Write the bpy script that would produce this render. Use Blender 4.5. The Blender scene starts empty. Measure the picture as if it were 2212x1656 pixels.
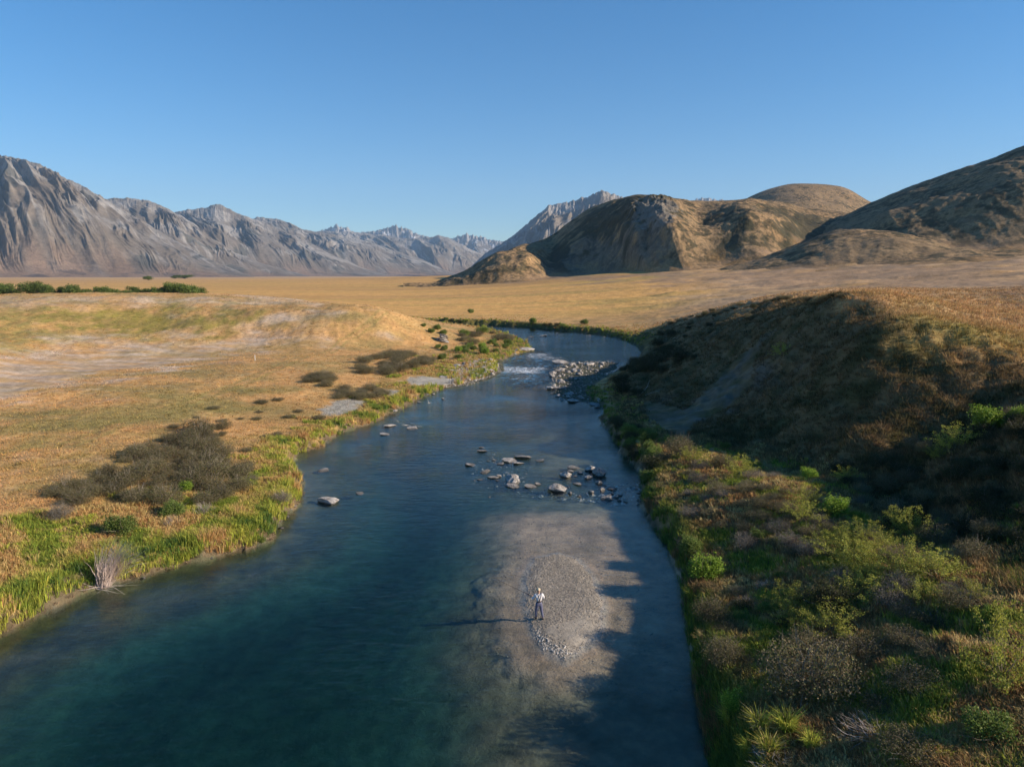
import bpy, math, random
import numpy as np
from mathutils import Vector, Matrix, Euler
random.seed(7)
rng = np.random.default_rng(11)
SC = bpy.context.scene
COL = SC.collection

# ------------------------------------------------------------------ camera
CAM_H = 18.5
FPX = 1504.0                      # focal length for a 2212 px wide picture
PITCH = math.radians(8.81)
cam_d = bpy.data.cameras.new('camera')
cam = bpy.data.objects.new('camera', cam_d); COL.objects.link(cam)
cam.location = (0, 0, CAM_H)
cam.rotation_euler = (math.pi/2 - PITCH, 0, 0)
cam_d.sensor_fit = 'HORIZONTAL'; cam_d.sensor_width = 36.0
cam_d.lens = 36.0*FPX/2212.0
cam_d.clip_start = 0.3; cam_d.clip_end = 120000
SC.camera = cam

# ------------------------------------------------------------------ light
SUN_EL = math.radians(22.5)
sdir = Vector((0.985, -0.17, 0)).normalized()*math.cos(SUN_EL) + Vector((0, 0, math.sin(SUN_EL)))
sun_d = bpy.data.lights.new('sun', 'SUN'); sun_d.energy = 5.0; sun_d.angle = math.radians(0.5)
sun_d.color = (1.0, 0.87, 0.70)
sun = bpy.data.objects.new('sun', sun_d); COL.objects.link(sun)
sun.location = (60, -10, 80)
sun.rotation_euler = sdir.to_track_quat('Z', 'Y').to_euler()
W = bpy.data.worlds.new("World"); SC.world = W; W.use_nodes = True
wn = W.node_tree
sky = wn.nodes.new('ShaderNodeTexSky'); sky.sky_type = 'NISHITA'; sky.sun_disc = False
sky.sun_elevation = SUN_EL
sky.sun_rotation = math.atan2(sdir.x, sdir.y)
sky.air_density = 1.0; sky.dust_density = 0.35; sky.ozone_density = 3.5; sky.altitude = 700
bg = wn.nodes['Background']; bg.inputs[1].default_value = 0.092
hsv = wn.nodes.new('ShaderNodeHueSaturation'); hsv.inputs['Hue'].default_value = .5; hsv.inputs['Saturation'].default_value = 1.36   # the camera's deep polarised blue
wn.links.new(sky.outputs[0], hsv.inputs['Color']); wn.links.new(hsv.outputs[0], bg.inputs[0])
SC.view_settings.view_transform = 'Standard'; SC.view_settings.look = 'None'
SC.view_settings.exposure = 0.78; SC.view_settings.gamma = 1.0
SC.render.engine = 'CYCLES'
SC.cycles.use_denoising = True
SC.cycles.max_bounces = 6; SC.cycles.diffuse_bounces = 2; SC.cycles.glossy_bounces = 2
SC.cycles.transmission_bounces = 2; SC.cycles.transparent_max_bounces = 6; SC.cycles.volume_bounces = 0
SC.cycles.sample_clamp_indirect = 4.0

# ------------------------------------------------------------------ maths helpers
def ray(u, v):
    x = (u-1106)/FPX; y = -(v-828)/FPX
    return np.array([x, math.cos(PITCH)+math.sin(PITCH)*y, -math.sin(PITCH)+math.cos(PITCH)*y])
def P(u, v, z=0.0):
    d = ray(u, v); t = (z-CAM_H)/d[2]
    return np.array([d[0]*t, d[1]*t])
def vz(u, v, D):                   # world xyz at forward distance D
    d = ray(u, v); t = D/d[1]
    return d[0]*t, D, CAM_H+d[2]*t

_perm = rng.random((8, 256, 256))*2*np.pi
def perlin(x, y, s=0):
    x = np.asarray(x, float); y = np.asarray(y, float)
    xi = np.floor(x).astype(np.int64); yi = np.floor(y).astype(np.int64)
    fx = x-xi; fy = y-yi
    sx = fx*fx*fx*(fx*(fx*6-15)+10); sy = fy*fy*fy*(fy*(fy*6-15)+10)
    t = _perm[s % 8]
    def g(i, j):
        a = t[(xi+i) & 255, (yi+j) & 255]
        return np.cos(a)*(fx-i)+np.sin(a)*(fy-j)
    a = g(0, 0)*(1-sx)+g(1, 0)*sx
    b = g(0, 1)*(1-sx)+g(1, 1)*sx
    return (a*(1-sy)+b*sy)*1.5
def fbm(x, y, o=4, s=0, gain=.5):
    r = 0; a = 1; f = 1
    for k in range(o):
        r = r+a*perlin(x*f+17.3*k, y*f-9.1*k, s+k); a *= gain; f *= 2.03
    return r
def ridged(x, y, o=4, s=0, gain=.5):
    r = 0; a = 1; f = 1; tot = 0
    for k in range(o):
        r = r+a*(1-2*np.abs(perlin(x*f+5.7*k, y*f+3.3*k, s+k))); tot += a; a *= gain; f *= 2.1
    return r/tot
def sm(a, b, x):
    t = np.clip((x-a)/(b-a), 0, 1); return t*t*(3-2*t)
def interp(pts, x):
    a = np.array(sorted(pts)); return np.interp(x, a[:, 0], a[:, 1])
def smooth_interp(pts, x, w):
    k = np.linspace(-1, 1, 9); wt = 1-k*k; wt /= wt.sum()
    return sum(wi*interp(pts, x+ki*w) for ki, wi in zip(k, wt))
def sdf(px, py, poly):
    """signed distance to a polygon, negative inside"""
    poly = np.asarray(poly, float); n = len(poly)
    d = np.full(px.shape, 1e18); ins = np.zeros(px.shape, bool)
    for i in range(n):
        ax, ay = poly[i]; bx, by = poly[(i+1) % n]
        ex, ey = bx-ax, by-ay; wx, wy = px-ax, py-ay
        t = np.clip((wx*ex+wy*ey)/(ex*ex+ey*ey+1e-12), 0, 1)
        dx = wx-ex*t; dy = wy-ey*t
        d = np.minimum(d, dx*dx+dy*dy)
        c = ((ay <= py) & (by > py)) | ((by <= py) & (ay > py))
        if ey != 0:
            ins ^= c & (px < ax+(py-ay)*ex/ey)
    d = np.sqrt(d)
    return np.where(ins, -d, d)

# ------------------------------------------------------------------ terrain
LB = [(-700, 1900), (-250, 1510), (-90, 1420), (0, 1372), (60, 1340), (150, 1296), (165, 1285), (235, 1262), (300, 1248), (400, 1217), (480, 1197), (550, 1182), (588, 1166),
      (600, 1140), (640, 1096), (655, 1068), (652, 1035), (632, 996), (650, 977), (700, 966), (716, 946), (760, 926), (800, 916),
      (850, 892), (890, 872), (925, 852), (965, 838), (1000, 832), (1050, 816), (1078, 801), (1072, 786), (1108, 768),
      (1150, 757), (1140, 742), (1112, 728), (1085, 719), (1040, 714), (960, 712), (800, 713), (500, 716)]
RB = [(500, 700), (800, 700), (1000, 702), (1060, 703), (1150, 708), (1200, 713), (1290, 721), (1340, 731), (1372, 745), (1388, 757), (1378, 776),
      (1335, 800), (1292, 824), (1262, 845), (1278, 868), (1312, 886), (1292, 902), (1310, 924), (1350, 986), (1372, 1006),
      (1392, 1034), (1386, 1082), (1402, 1122), (1440, 1180), (1470, 1250), (1490, 1400), (1502, 1500), (1522, 1600), (1542, 1660), (1580, 1900), (1600, 2400)]
RIVER = [P(*p) for p in LB+RB]
RIVER.append(np.array([8., -60.])); RIVER.append(np.array([-60., -40.]))
RIVER = np.array(RIVER)

CT = []   # control: x, y, z
def c(u, v, z): p = P(u, v, z); CT.append((p[0], p[1], z))
def cd(u, D, z): CT.append(((u-1106)/FPX*D*0.985, D, z))
# low left flat
for a in [(0, 1300, 1.3), (-300, 1400, 1.8), (0, 1180, 1.9), (150, 1200, 1.2), (300, 1150, 1.4), (520, 1100, 1.2), (600, 1000, 1.1), (300, 1050, 2.2), (0, 1050, 2.6), (-300, 1050, 2.8), (0, 950, 2.9),
          (300, 950, 2.6), (500, 940, 1.7), (640, 900, 1.2), (0, 850, 3.1), (-300, 850, 3.3), (400, 830, 2.9), (700, 850, 1.7), (600, 770, 2.9), (820, 820, 1.4), (860, 770, 1.6),
          (0, 765, 3.4), (-300, 765, 3.4), (300, 738, 3.6), (550, 716, 5.0), (700, 718, 5.0), (800, 740, 2.6), (950, 790, 1.2), (960, 740, 1.5), (1060, 745, 1.0), (1060, 775, 0.9), (1030, 722, 1.0),
          # scarp and upper terrace left
          (-300, 700, 9.5), (0, 672, 10.0), (200, 660, 10.8), (400, 657, 10.9), (600, 655, 10.9), (720, 657, 10.7), (800, 663, 10.3), (850, 672, 9.0), (900, 692, 6.5), (930, 705, 4.8), (975, 718, 1.8),
          (300, 695, 7.0), (550, 682, 8.5), (730, 685, 8.2), (820, 700, 6.5), (880, 720, 4.0)]:
    c(*a)
for a in [(-300, 245, 11.3), (0, 245, 11.5), (200, 245, 11.4), (400, 240, 11.2), (600, 235, 10.9), (720, 225, 9.4),
          (-300, 330, 6), (0, 330, 5), (200, 330, 4.5), (400, 320, 4.5), (600, 310, 4.0), (750, 300, 2.6), (850, 285, 2.0), (950, 275, 1.8),
          (1000, 300, 1.8), (1100, 300, 1.9), (1200, 290, 2.0), (1300, 280, 2.2)]:
    cd(*a)
# far bank plain
for a in [(1150, 703, 1.3), (1290, 714, 1.4), (1400, 730, 1.7), (1400, 710, 2.4), (1050, 690, 2.0), (1250, 690, 2.2)]: c(*a)
# right side: shelf in the foreground
for a in [(1530, 1300, 1.2), (1500, 1180, 1.2), (1440, 1080, 1.2), (1600, 1500, 1.7), (1700, 1640, 1.9), (1620, 1200, 1.7), (1750, 1350, 2.2), (1900, 1500, 2.7), (2150, 1600, 3.7), (2000, 1350, 3.6),
          (1420, 1000, 1.7), (1500, 985, 2.5), (1700, 1040, 3.5), (1850, 1150, 3.6), (2000, 1240, 4.0), (2180, 1320, 4.8), (2400, 1450, 4.9), (2100, 1420, 4.1)]:
    c(*a)
# hollow behind the shelf
for a in [(1650, 960, 2.4), (1800, 1010, 2.8), (1950, 1090, 3.2), (2100, 1170, 4.0), (2212, 1230, 5.0)]: c(*a)
# bluff foot and face
for a in [(1340, 900, 1.0), (1370, 930, 1.2), (1450, 930, 2.0), (1330, 830, 1.2), (1400, 790, 1.3), (1420, 755, 1.8), (1460, 860, 2.2), (1550, 900, 2.8),
          (1700, 900, 4.6), (1850, 940, 5.6), (2000, 960, 5.6), (1640, 760, 8.6), (1750, 800, 8.4)]: c(*a)
# bluff edge (crest)
for a in [(1440, 694, 6.2), (1500, 680, 8.2), (1560, 667, 10.6), (1640, 654, 12.6), (1700, 646, 14.5), (1780, 641, 15.7), (1850, 641, 16.0), (1900, 662, 15.0), (1925, 700, 13.8), (1950, 745, 12.0), (2060, 765, 11.4), (2212, 782, 11.0), (2400, 790, 11.2)]: c(*a)
# slope facing the camera under the plateau, and the spur outside the frame on the right
for a in [(2080, 850, 8.6), (2200, 850, 9.2), (2200, 960, 7.4), (2330, 1000, 8.0)]: c(*a)
for a in [(37, 32, 9.5), (46, 42, 12.8), (44, 18, 9.0), (50, 5, 8.0), (62, 48, 15.0), (60, 25, 13.0), (36, 8, 6.2), (25, 5, 4.2), (18, -5, 3.2), (90, 40, 22), (90, 80, 18)]: CT.append(a)
# plateau
for a in [(1600, 150*1.45, 8.5), (1750, 190, 12.4), (1900, 130, 14.8), (2000, 110, 14.2), (2212, 100, 13.6), (2100, 80, 13.2), (2500, 90, 14.5),
          (1900, 180, 14.6), (2212, 160, 15.0), (2600, 160, 17), (1450, 260, 5.0), (1500, 330, 7.0), (1700, 280, 11.5), (2000, 260, 15.6), (2300, 260, 17.5), (2700, 260, 22)]: cd(*a)
# the wide plain
for u, zz in [(-1800, (5, 6, 7, 8, 8, 8)), (-900, (4.5, 6, 7, 8, 8, 8)), (-200, (3.6, 5, 6.5, 8, 8, 8)), (300, (3.2, 4.5, 6, 8, 8, 8)), (700, (2.6, 4, 6, 8, 8, 8)), (1000, (2.6, 4.6, 8, 9, 8, 8)), (1200, (4.2, 10, 18, 12, 8, 8)),
              (1450, (8, 17, 27, 14, 8, 8)), (1700, (12.5, 24, 38, 20, 8, 8)), (2000, (19, 33, 52, 25, 8, 8)), (2300, (24, 42, 66, 30, 8, 8)), (2900, (28, 45, 70, 40, 8, 8)), (4200, (35, 60, 90, 50, 8, 8))]:
    for D, z in zip((400, 600, 850, 2500, 8000, 30000), zz):
        cd(u, D, z)
CT = np.array(CT)
Q = np.stack([np.arctan2(CT[:, 0], CT[:, 1]), np.log(np.hypot(CT[:, 0], CT[:, 1]))], 1)
def _phi(r2): return 0.5*r2*np.log(r2+1e-12)
def _solve():
    n = len(Q); d2 = ((Q[:, None]-Q[None])**2).sum(-1)
    A = np.zeros((n+3, n+3)); A[:n, :n] = _phi(d2)+np.eye(n)*0.0006
    A[:n, n] = 1; A[:n, n+1:] = Q; A[n:, :n] = A[:n, n:].T
    b = np.zeros(n+3); b[:n] = CT[:, 2]
    return np.linalg.solve(A, b)
TPS = _solve()
def land_exact(x, y):
    x = np.asarray(x, float); sh = x.shape
    a = np.arctan2(x, y).ravel(); b = np.log(np.hypot(x, y)+1e-6).ravel()
    out = np.full(a.shape, TPS[-3])+TPS[-2]*a+TPS[-1]*b
    for i in range(len(Q)):
        out += TPS[i]*_phi((a-Q[i, 0])**2+(b-Q[i, 1])**2)
    return out.reshape(sh)

_ta = np.linspace(-1.45, 1.45, 420); _tb = np.linspace(math.log(8), math.log(70000), 760)
_TA, _TB = np.meshgrid(_ta, _tb)
_LT = land_exact(np.exp(_TB)*np.sin(_TA), np.exp(_TB)*np.cos(_TA))
_ra = np.linspace(-1.45, 1.45, 1500); _rb = np.linspace(math.log(8), math.log(520), 1300)
_RA, _RB2 = np.meshgrid(_ra, _rb)
_RT = sdf(np.exp(_RB2)*np.sin(_RA), np.exp(_RB2)*np.cos(_RA), RIVER)
def table(T, ga, gb, x, y):
    a = (np.arctan2(x, y)-ga[0])/(ga[1]-ga[0]); b = (np.log(np.hypot(x, y)+1e-6)-gb[0])/(gb[1]-gb[0])
    a = np.clip(a, 0, len(ga)-1.001); b = np.clip(b, 0, len(gb)-1.001)
    i = a.astype(int); j = b.astype(int); fa = a-i; fb = b-j
    return (T[j, i]*(1-fa)+T[j, i+1]*fa)*(1-fb)+(T[j+1, i]*(1-fa)+T[j+1, i+1]*fa)*fb
def land(x, y): return table(_LT, _ta, _tb, np.asarray(x, float), np.asarray(y, float))
def river_d(x, y): return table(_RT, _ra, _rb, np.asarray(x, float), np.asarray(y, float))

def ell(pts):  return np.array([P(*p) for p in pts])
BAR = ell([(1128, 1250), (1150, 1205), (1205, 1192), (1250, 1205), (1285, 1245), (1308, 1300), (1306, 1350), (1275, 1395), (1222, 1430), (1170, 1408), (1150, 1370), (1130, 1310)])
SHALLOWS = [
    (ell([(300, 1250), (590, 1175), (590, 1210), (420, 1290), (250, 1330), (0, 1440), (-200, 1520), (-200, 1480)]), -0.26, 3.0),  # polygon, bed level inside, falloff in metres
    (ell([(1075, 1110), (1150, 1090), (1330, 1100), (1390, 1180), (1430, 1270), (1440, 1400), (1330, 1440), (1220, 1475), (1120, 1430), (1080, 1330), (1070, 1200)]), -0.10, 8.0),
    (ell([(1020, 970), (1200, 930), (1300, 960), (1370, 1030), (1370, 1080), (1200, 1075), (1000, 1040)]), -0.35, 6),
    (ell([(1190, 900), (1280, 900), (1340, 990), (1350, 1020), (1230, 1010)]), -0.30, 5),
    (ell([(1120, 1440), (1330, 1450), (1400, 1640), (1400, 1800), (1050, 1800)]), -0.40, 10),
    (ell([(1185, 850), (1192, 800), (1215, 780), (1320, 775), (1350, 780), (1270, 840), (1290, 875), (1230, 868)]), 0.02, 4),
    (ell([(965, 838), (985, 800), (1040, 785), (1080, 785), (1080, 803), (1050, 820), (1000, 835)]), 0.10, 2),
    (ell([(1100, 765), (1160, 752), (1330, 740), (1385, 755), (1375, 770), (1200, 775)]), -0.35, 12),
]
def height(x, y, detail=True):
    x = np.asarray(x, float); y = np.asarray(y, float)
    L = land(x, y)
    r = np.hypot(x, y)
    if detail:
        near = 1-sm(250, 900, r)
        L = L+near*(0.20*fbm(x/9, y/9, 3, 1)+0.07*fbm(x/1.7, y/1.7, 3, 2))*np.clip(L/3, .3, 1.4)
        gx = (land(x+1.5, y)-land(x-1.5, y))/3; gy = (land(x, y+1.5)-land(x, y-1.5))/3
        st = sm(.24, .42, np.hypot(gx, gy))*near*sm(.05, .2, np.arctan2(x, y))
        L = L+st*(.75*fbm(x/6, y/8, 3, 6)+.45*ridged(x/9+.4*fbm(x/7, y/7, 2, 1), y/5, 3, 2)-.15+.22*fbm(x/1.6, y/1.6, 3, 3))
        L = L+(1-near)*np.clip(L/9, .2, 3)*(0.6*fbm(x/90, y/90, 4, 3))
        L = L+sm(.10, .25, np.arctan2(x, y))*sm(230, 420, r)*(2.6*ridged(x/150, y/60, 3, 2)+1.2*fbm(x/40, y/22, 3, 5)-.9)*(1-sm(1500, 3000, r))
    L = np.maximum(L, 0.45)
    d = river_d(x, y)
    if detail:
        d = d+0.45*fbm(x/3.1, y/3.1, 3, 4)*np.clip(r/60, .5, 2)
    # small cut bank, then the land
    bank = np.minimum(L, 0.05+0.95*sm(0, .9, d)*np.clip(L/1.2, .35, 1)+np.maximum(d-.7, 0)*0.9)
    rough = 0.06*fbm(x/1.5, y/1.5, 2, 5) if detail else 0
    bed = -(0.06+0.22*np.clip(-d/2.2, 0, 1)+1.05*sm(1.0, 11, -d))
    for poly, z, f in SHALLOWS:
        s = sdf(x, y, poly)
        bed = bed+(z-bed)*(1-sm(-0.35*f, f, s+(0.8*fbm(x/9, y/9, 2, 6) if detail else 0)))
    s = sdf(x, y, BAR)+(0.25*fbm(x/1.2, y/1.2, 3, 2) if detail else 0)
    bed = np.maximum(bed, -0.13+0.23*sm(0.9, -1.2, s)-1.5*sm(.9, 7, s))
    return np.where(d > 0, bank, bed+rough*np.clip(-bed*3, .15, 1.0))

def G(u, v, rmax=4000):
    """world point where the sight line through (u,v) meets the ground"""
    d = ray(u, v); t = np.exp(np.linspace(math.log(12), math.log(rmax), 900))
    X = d[0]*t; Y = d[1]*t; Z = CAM_H+d[2]*t
    h = np.maximum(height(X, Y, False), 0.0)
    i = int(np.argmax(Z <= h))
    if Z[i] > h[i]: i = len(t)-1
    if i == 0: return X[0], Y[0], h[0]
    a, b = Z[i-1]-h[i-1], Z[i]-h[i]; k = a/(a-b+1e-9)
    x = X[i-1]+(X[i]-X[i-1])*k; y = Y[i-1]+(Y[i]-Y[i-1])*k
    return x, y, float(height(np.array([x]), np.array([y]))[0])
def qpoly(pts):
    out = []
    for p in pts:
        x, y, z = G(*p); out.append((math.atan2(x, y), math.log(math.hypot(x, y))))
    return np.array(out)

# ------------------------------------------------------------------ mesh / tags
def mesh(name, V, F, col=None, smooth=False, attrs=None):
    V = np.ascontiguousarray(V, np.float32); F = np.asarray(F, np.int32)
    m = bpy.data.meshes.new(name)
    n, k = F.shape
    m.vertices.add(len(V)); m.vertices.foreach_set('co', V.ravel())
    m.loops.add(n*k); m.loops.foreach_set('vertex_index', F.ravel())
    m.polygons.add(n); m.polygons.foreach_set('loop_start', np.arange(0, n*k, k, dtype=np.int32))
    m.polygons.foreach_set('loop_total', np.full(n, k, np.int32))
    m.polygons.foreach_set('use_smooth', np.full(n, smooth, bool))
    m.update(calc_edges=True)
    if col is not None:
        a = m.color_attributes.new('Col', 'FLOAT_COLOR', 'POINT')
        cc = np.ones((len(V), 4), np.float32); cc[:, :3] = col; a.data.foreach_set('color', cc.ravel())
    for k_, v_ in (attrs or {}).items():
        a = m.attributes.new(k_, 'FLOAT', 'POINT'); a.data.foreach_set('value', np.asarray(v_, np.float32))
    return m
def link(name, me, mat=None, parent=None, loc=(0, 0, 0)):
    o = bpy.data.objects.new(name, me); COL.objects.link(o); o.location = loc
    if mat is not None and me is not None and len(me.materials) == 0: me.materials.append(mat)
    if parent: o.parent = parent
    return o
def tag(o, label=None, cat=None, group=None, kind=None):
    if label: o['label'] = label
    if cat: o['category'] = cat
    if group: o['group'] = group
    if kind: o['kind'] = kind
    return o
def grid_faces(nr, nc):
    i = np.arange(nr-1)[:, None]*nc+np.arange(nc-1)[None]
    return np.stack([i, i+1, i+nc+1, i+nc], -1).reshape(-1, 4)

# ------------------------------------------------------------------ materials
def mat(name, build):
    m = bpy.data.materials.new(name); m.use_nodes = True
    nt = m.node_tree; bs = nt.nodes['Principled BSDF']; build(m, nt, bs); return m
def N(nt, t, **kw):
    n = nt.nodes.new(t)
    for k, v in kw.items():
        if k.startswith('i_'): n.inputs[k[2:].replace('_', ' ')].default_value = v
        else: setattr(n, k, v)
    return n
def veg_mat(name, rough=.75, trans=0.25, bump=0):
    def b(m, nt, bs):
        a = N(nt, 'ShaderNodeAttribute', attribute_name='Col')
        oi = N(nt, 'ShaderNodeObjectInfo')
        hs = N(nt, 'ShaderNodeHueSaturation')
        mr = N(nt, 'ShaderNodeMapRange'); mr.inputs[3].default_value = .8; mr.inputs[4].default_value = 1.2
        nt.links.new(oi.outputs['Random'], mr.inputs[0]); nt.links.new(mr.outputs[0], hs.inputs['Value'])
        nt.links.new(a.outputs['Color'], hs.inputs['Color'])
        bs.inputs['Roughness'].default_value = rough; bs.inputs['Specular IOR Level'].default_value = .2
        nt.links.new(hs.outputs[0], bs.inputs['Base Color'])
        if trans:
            tr = N(nt, 'ShaderNodeBsdfTranslucent'); mx = N(nt, 'ShaderNodeMixShader'); mx.inputs[0].default_value = trans
            nt.links.new(hs.outputs[0], tr.inputs[0]); nt.links.new(bs.outputs[0], mx.inputs[1]); nt.links.new(tr.outputs[0], mx.inputs[2])
            nt.links.new(mx.outputs[0], nt.nodes['Material Output'].inputs[0])
    return mat(name, b)
def ground_mat(name, scales=((3.0, .35), (.35, .3)), bumpd=.12, bscale=6.0, patch=None):
    """vertex colour (natural ground cover) broken up by fine procedural noise in object space"""
    def b(m, nt, bs):
        a = N(nt, 'ShaderNodeAttribute', attribute_name='Col')
        tc = N(nt, 'ShaderNodeTexCoord')
        last = a.outputs['Color']
        for s, amt in scales:
            no = N(nt, 'ShaderNodeTexNoise'); no.inputs['Scale'].default_value = s; no.inputs['Detail'].default_value = 6; no.inputs['Roughness'].default_value = .65
            nt.links.new(tc.outputs['Object'], no.inputs['Vector'])
            mr = N(nt, 'ShaderNodeMapRange'); mr.inputs[1].default_value = .3; mr.inputs[2].default_value = .7
            mr.inputs[3].default_value = 1-amt; mr.inputs[4].default_value = 1+amt
            nt.links.new(no.outputs[0], mr.inputs[0])
            mu = N(nt, 'ShaderNodeVectorMath', operation='SCALE')
            nt.links.new(last, mu.inputs[0]); nt.links.new(mr.outputs[0], mu.inputs['Scale']); last = mu.outputs[0]
        nt.links.new(last, bs.inputs['Base Color'])
        bs.inputs['Roughness'].default_value = .9; bs.inputs['Specular IOR Level'].default_value = .15
        if bumpd:
            nb = N(nt, 'ShaderNodeTexNoise'); nb.inputs['Scale'].default_value = bscale; nb.inputs['Detail'].default_value = 8; nb.inputs['Roughness'].default_value = .7
            nt.links.new(tc.outputs['Object'], nb.inputs['Vector'])
            bp = N(nt, 'ShaderNodeBump'); bp.inputs['Distance'].default_value = bumpd; bp.inputs['Strength'].default_value = 1
            nt.links.new(nb.outputs[0], bp.inputs['Height']); nt.links.new(bp.outputs[0], bs.inputs['Normal'])
    return mat(name, b)
# ------------------------------------------------------------------ ground sheet
def mixc(a, b, t): return a+(b-a)*t[..., None]
def C3(*c): return np.array(c, float)
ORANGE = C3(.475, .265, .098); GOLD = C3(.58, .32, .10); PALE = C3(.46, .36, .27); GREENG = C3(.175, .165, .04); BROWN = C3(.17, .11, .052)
SAND = C3(.33, .30, .25); SILT = C3(.34, .235, .155); OLIVE = C3(.22, .18, .06); DARKG = C3(.05, .05, .018); SCREE = C3(.15, .128, .105)
def qmask(a, b, poly, soft, namp=.05, ns=20, seed=0):
    s = sdf(a, b, poly)
    return 1-sm(-soft, soft, s+namp*fbm(a*ns, b*ns, 4, seed))
QP = dict(
    green=qpoly([(150, 672), (380, 662), (530, 668), (545, 690), (420, 712), (300, 728), (170, 718), (110, 690)]),
    green2=qpoly([(0, 668), (60, 672), (130, 690), (100, 735), (0, 750), (-200, 760), (-200, 690)]),
    pale=qpoly([(-200, 790), (0, 768), (200, 742), (420, 728), (640, 712), (700, 718), (560, 745), (380, 790), (240, 810), (100, 850), (0, 868), (-200, 900)]),
    pale2=qpoly([(-100, 650), (200, 642), (500, 645), (690, 652), (680, 660), (300, 657), (0, 664)]),
    olive=qpoly([(0, 920), (200, 880), (420, 850), (560, 835), (600, 850), (440, 900), (240, 930), (60, 960), (0, 975)]),
    sand1=qpoly([(688, 888), (720, 866), (760, 862), (790, 868), (770, 884), (740, 896), (705, 898)]),
    sand2=qpoly([(870, 822), (900, 812), (960, 816), (990, 820), (975, 832), (900, 832)]),
    sand3=qpoly([(815, 848), (840, 840), (870, 845), (850, 855)]),
    lush=qpoly([(0, 1130), (200, 1100), (480, 1010), (600, 950), (700, 905), (840, 840), (960, 770), (1090, 730), (1160, 750), (1090, 780), (980, 860), (850, 900), (700, 970), (660, 1100), (560, 1190), (300, 1270), (0, 1400), (-200, 1500), (-200, 1180)]),
    platg=qpoly([(1900, 700), (1990, 688), (2100, 705), (2212, 730), (2300, 760), (2212, 775), (2050, 765), (1950, 745)]),
    scree=qpoly([(1590, 790), (1612, 772), (1600, 830), (1560, 880), (1500, 905), (1480, 900), (1540, 850)]),
    scree2=qpoly([(1640, 800), (1700, 800), (1660, 860), (1590, 880), (1600, 850)]),
    bbeach=qpoly([(1395, 865), (1470, 880), (1500, 915), (1480, 950), (1400, 920)]),
    apron=qpoly([(1100, 606), (1300, 604), (1500, 608), (1700, 625), (2300, 650), (2300, 560), (1900, 570), (1500, 588), (1250, 598)]),
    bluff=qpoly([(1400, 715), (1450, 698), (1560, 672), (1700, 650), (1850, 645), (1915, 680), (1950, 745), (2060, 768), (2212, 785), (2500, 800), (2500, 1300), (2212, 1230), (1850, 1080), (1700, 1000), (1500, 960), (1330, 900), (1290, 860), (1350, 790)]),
    rightshelf=qpoly([(1390, 1040), (1500, 960), (1700, 1000), (1850, 1100), (2212, 1290), (2600, 1500), (2300, 1900), (1540, 1900), (1480, 1400), (1440, 1200)]),
)
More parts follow.
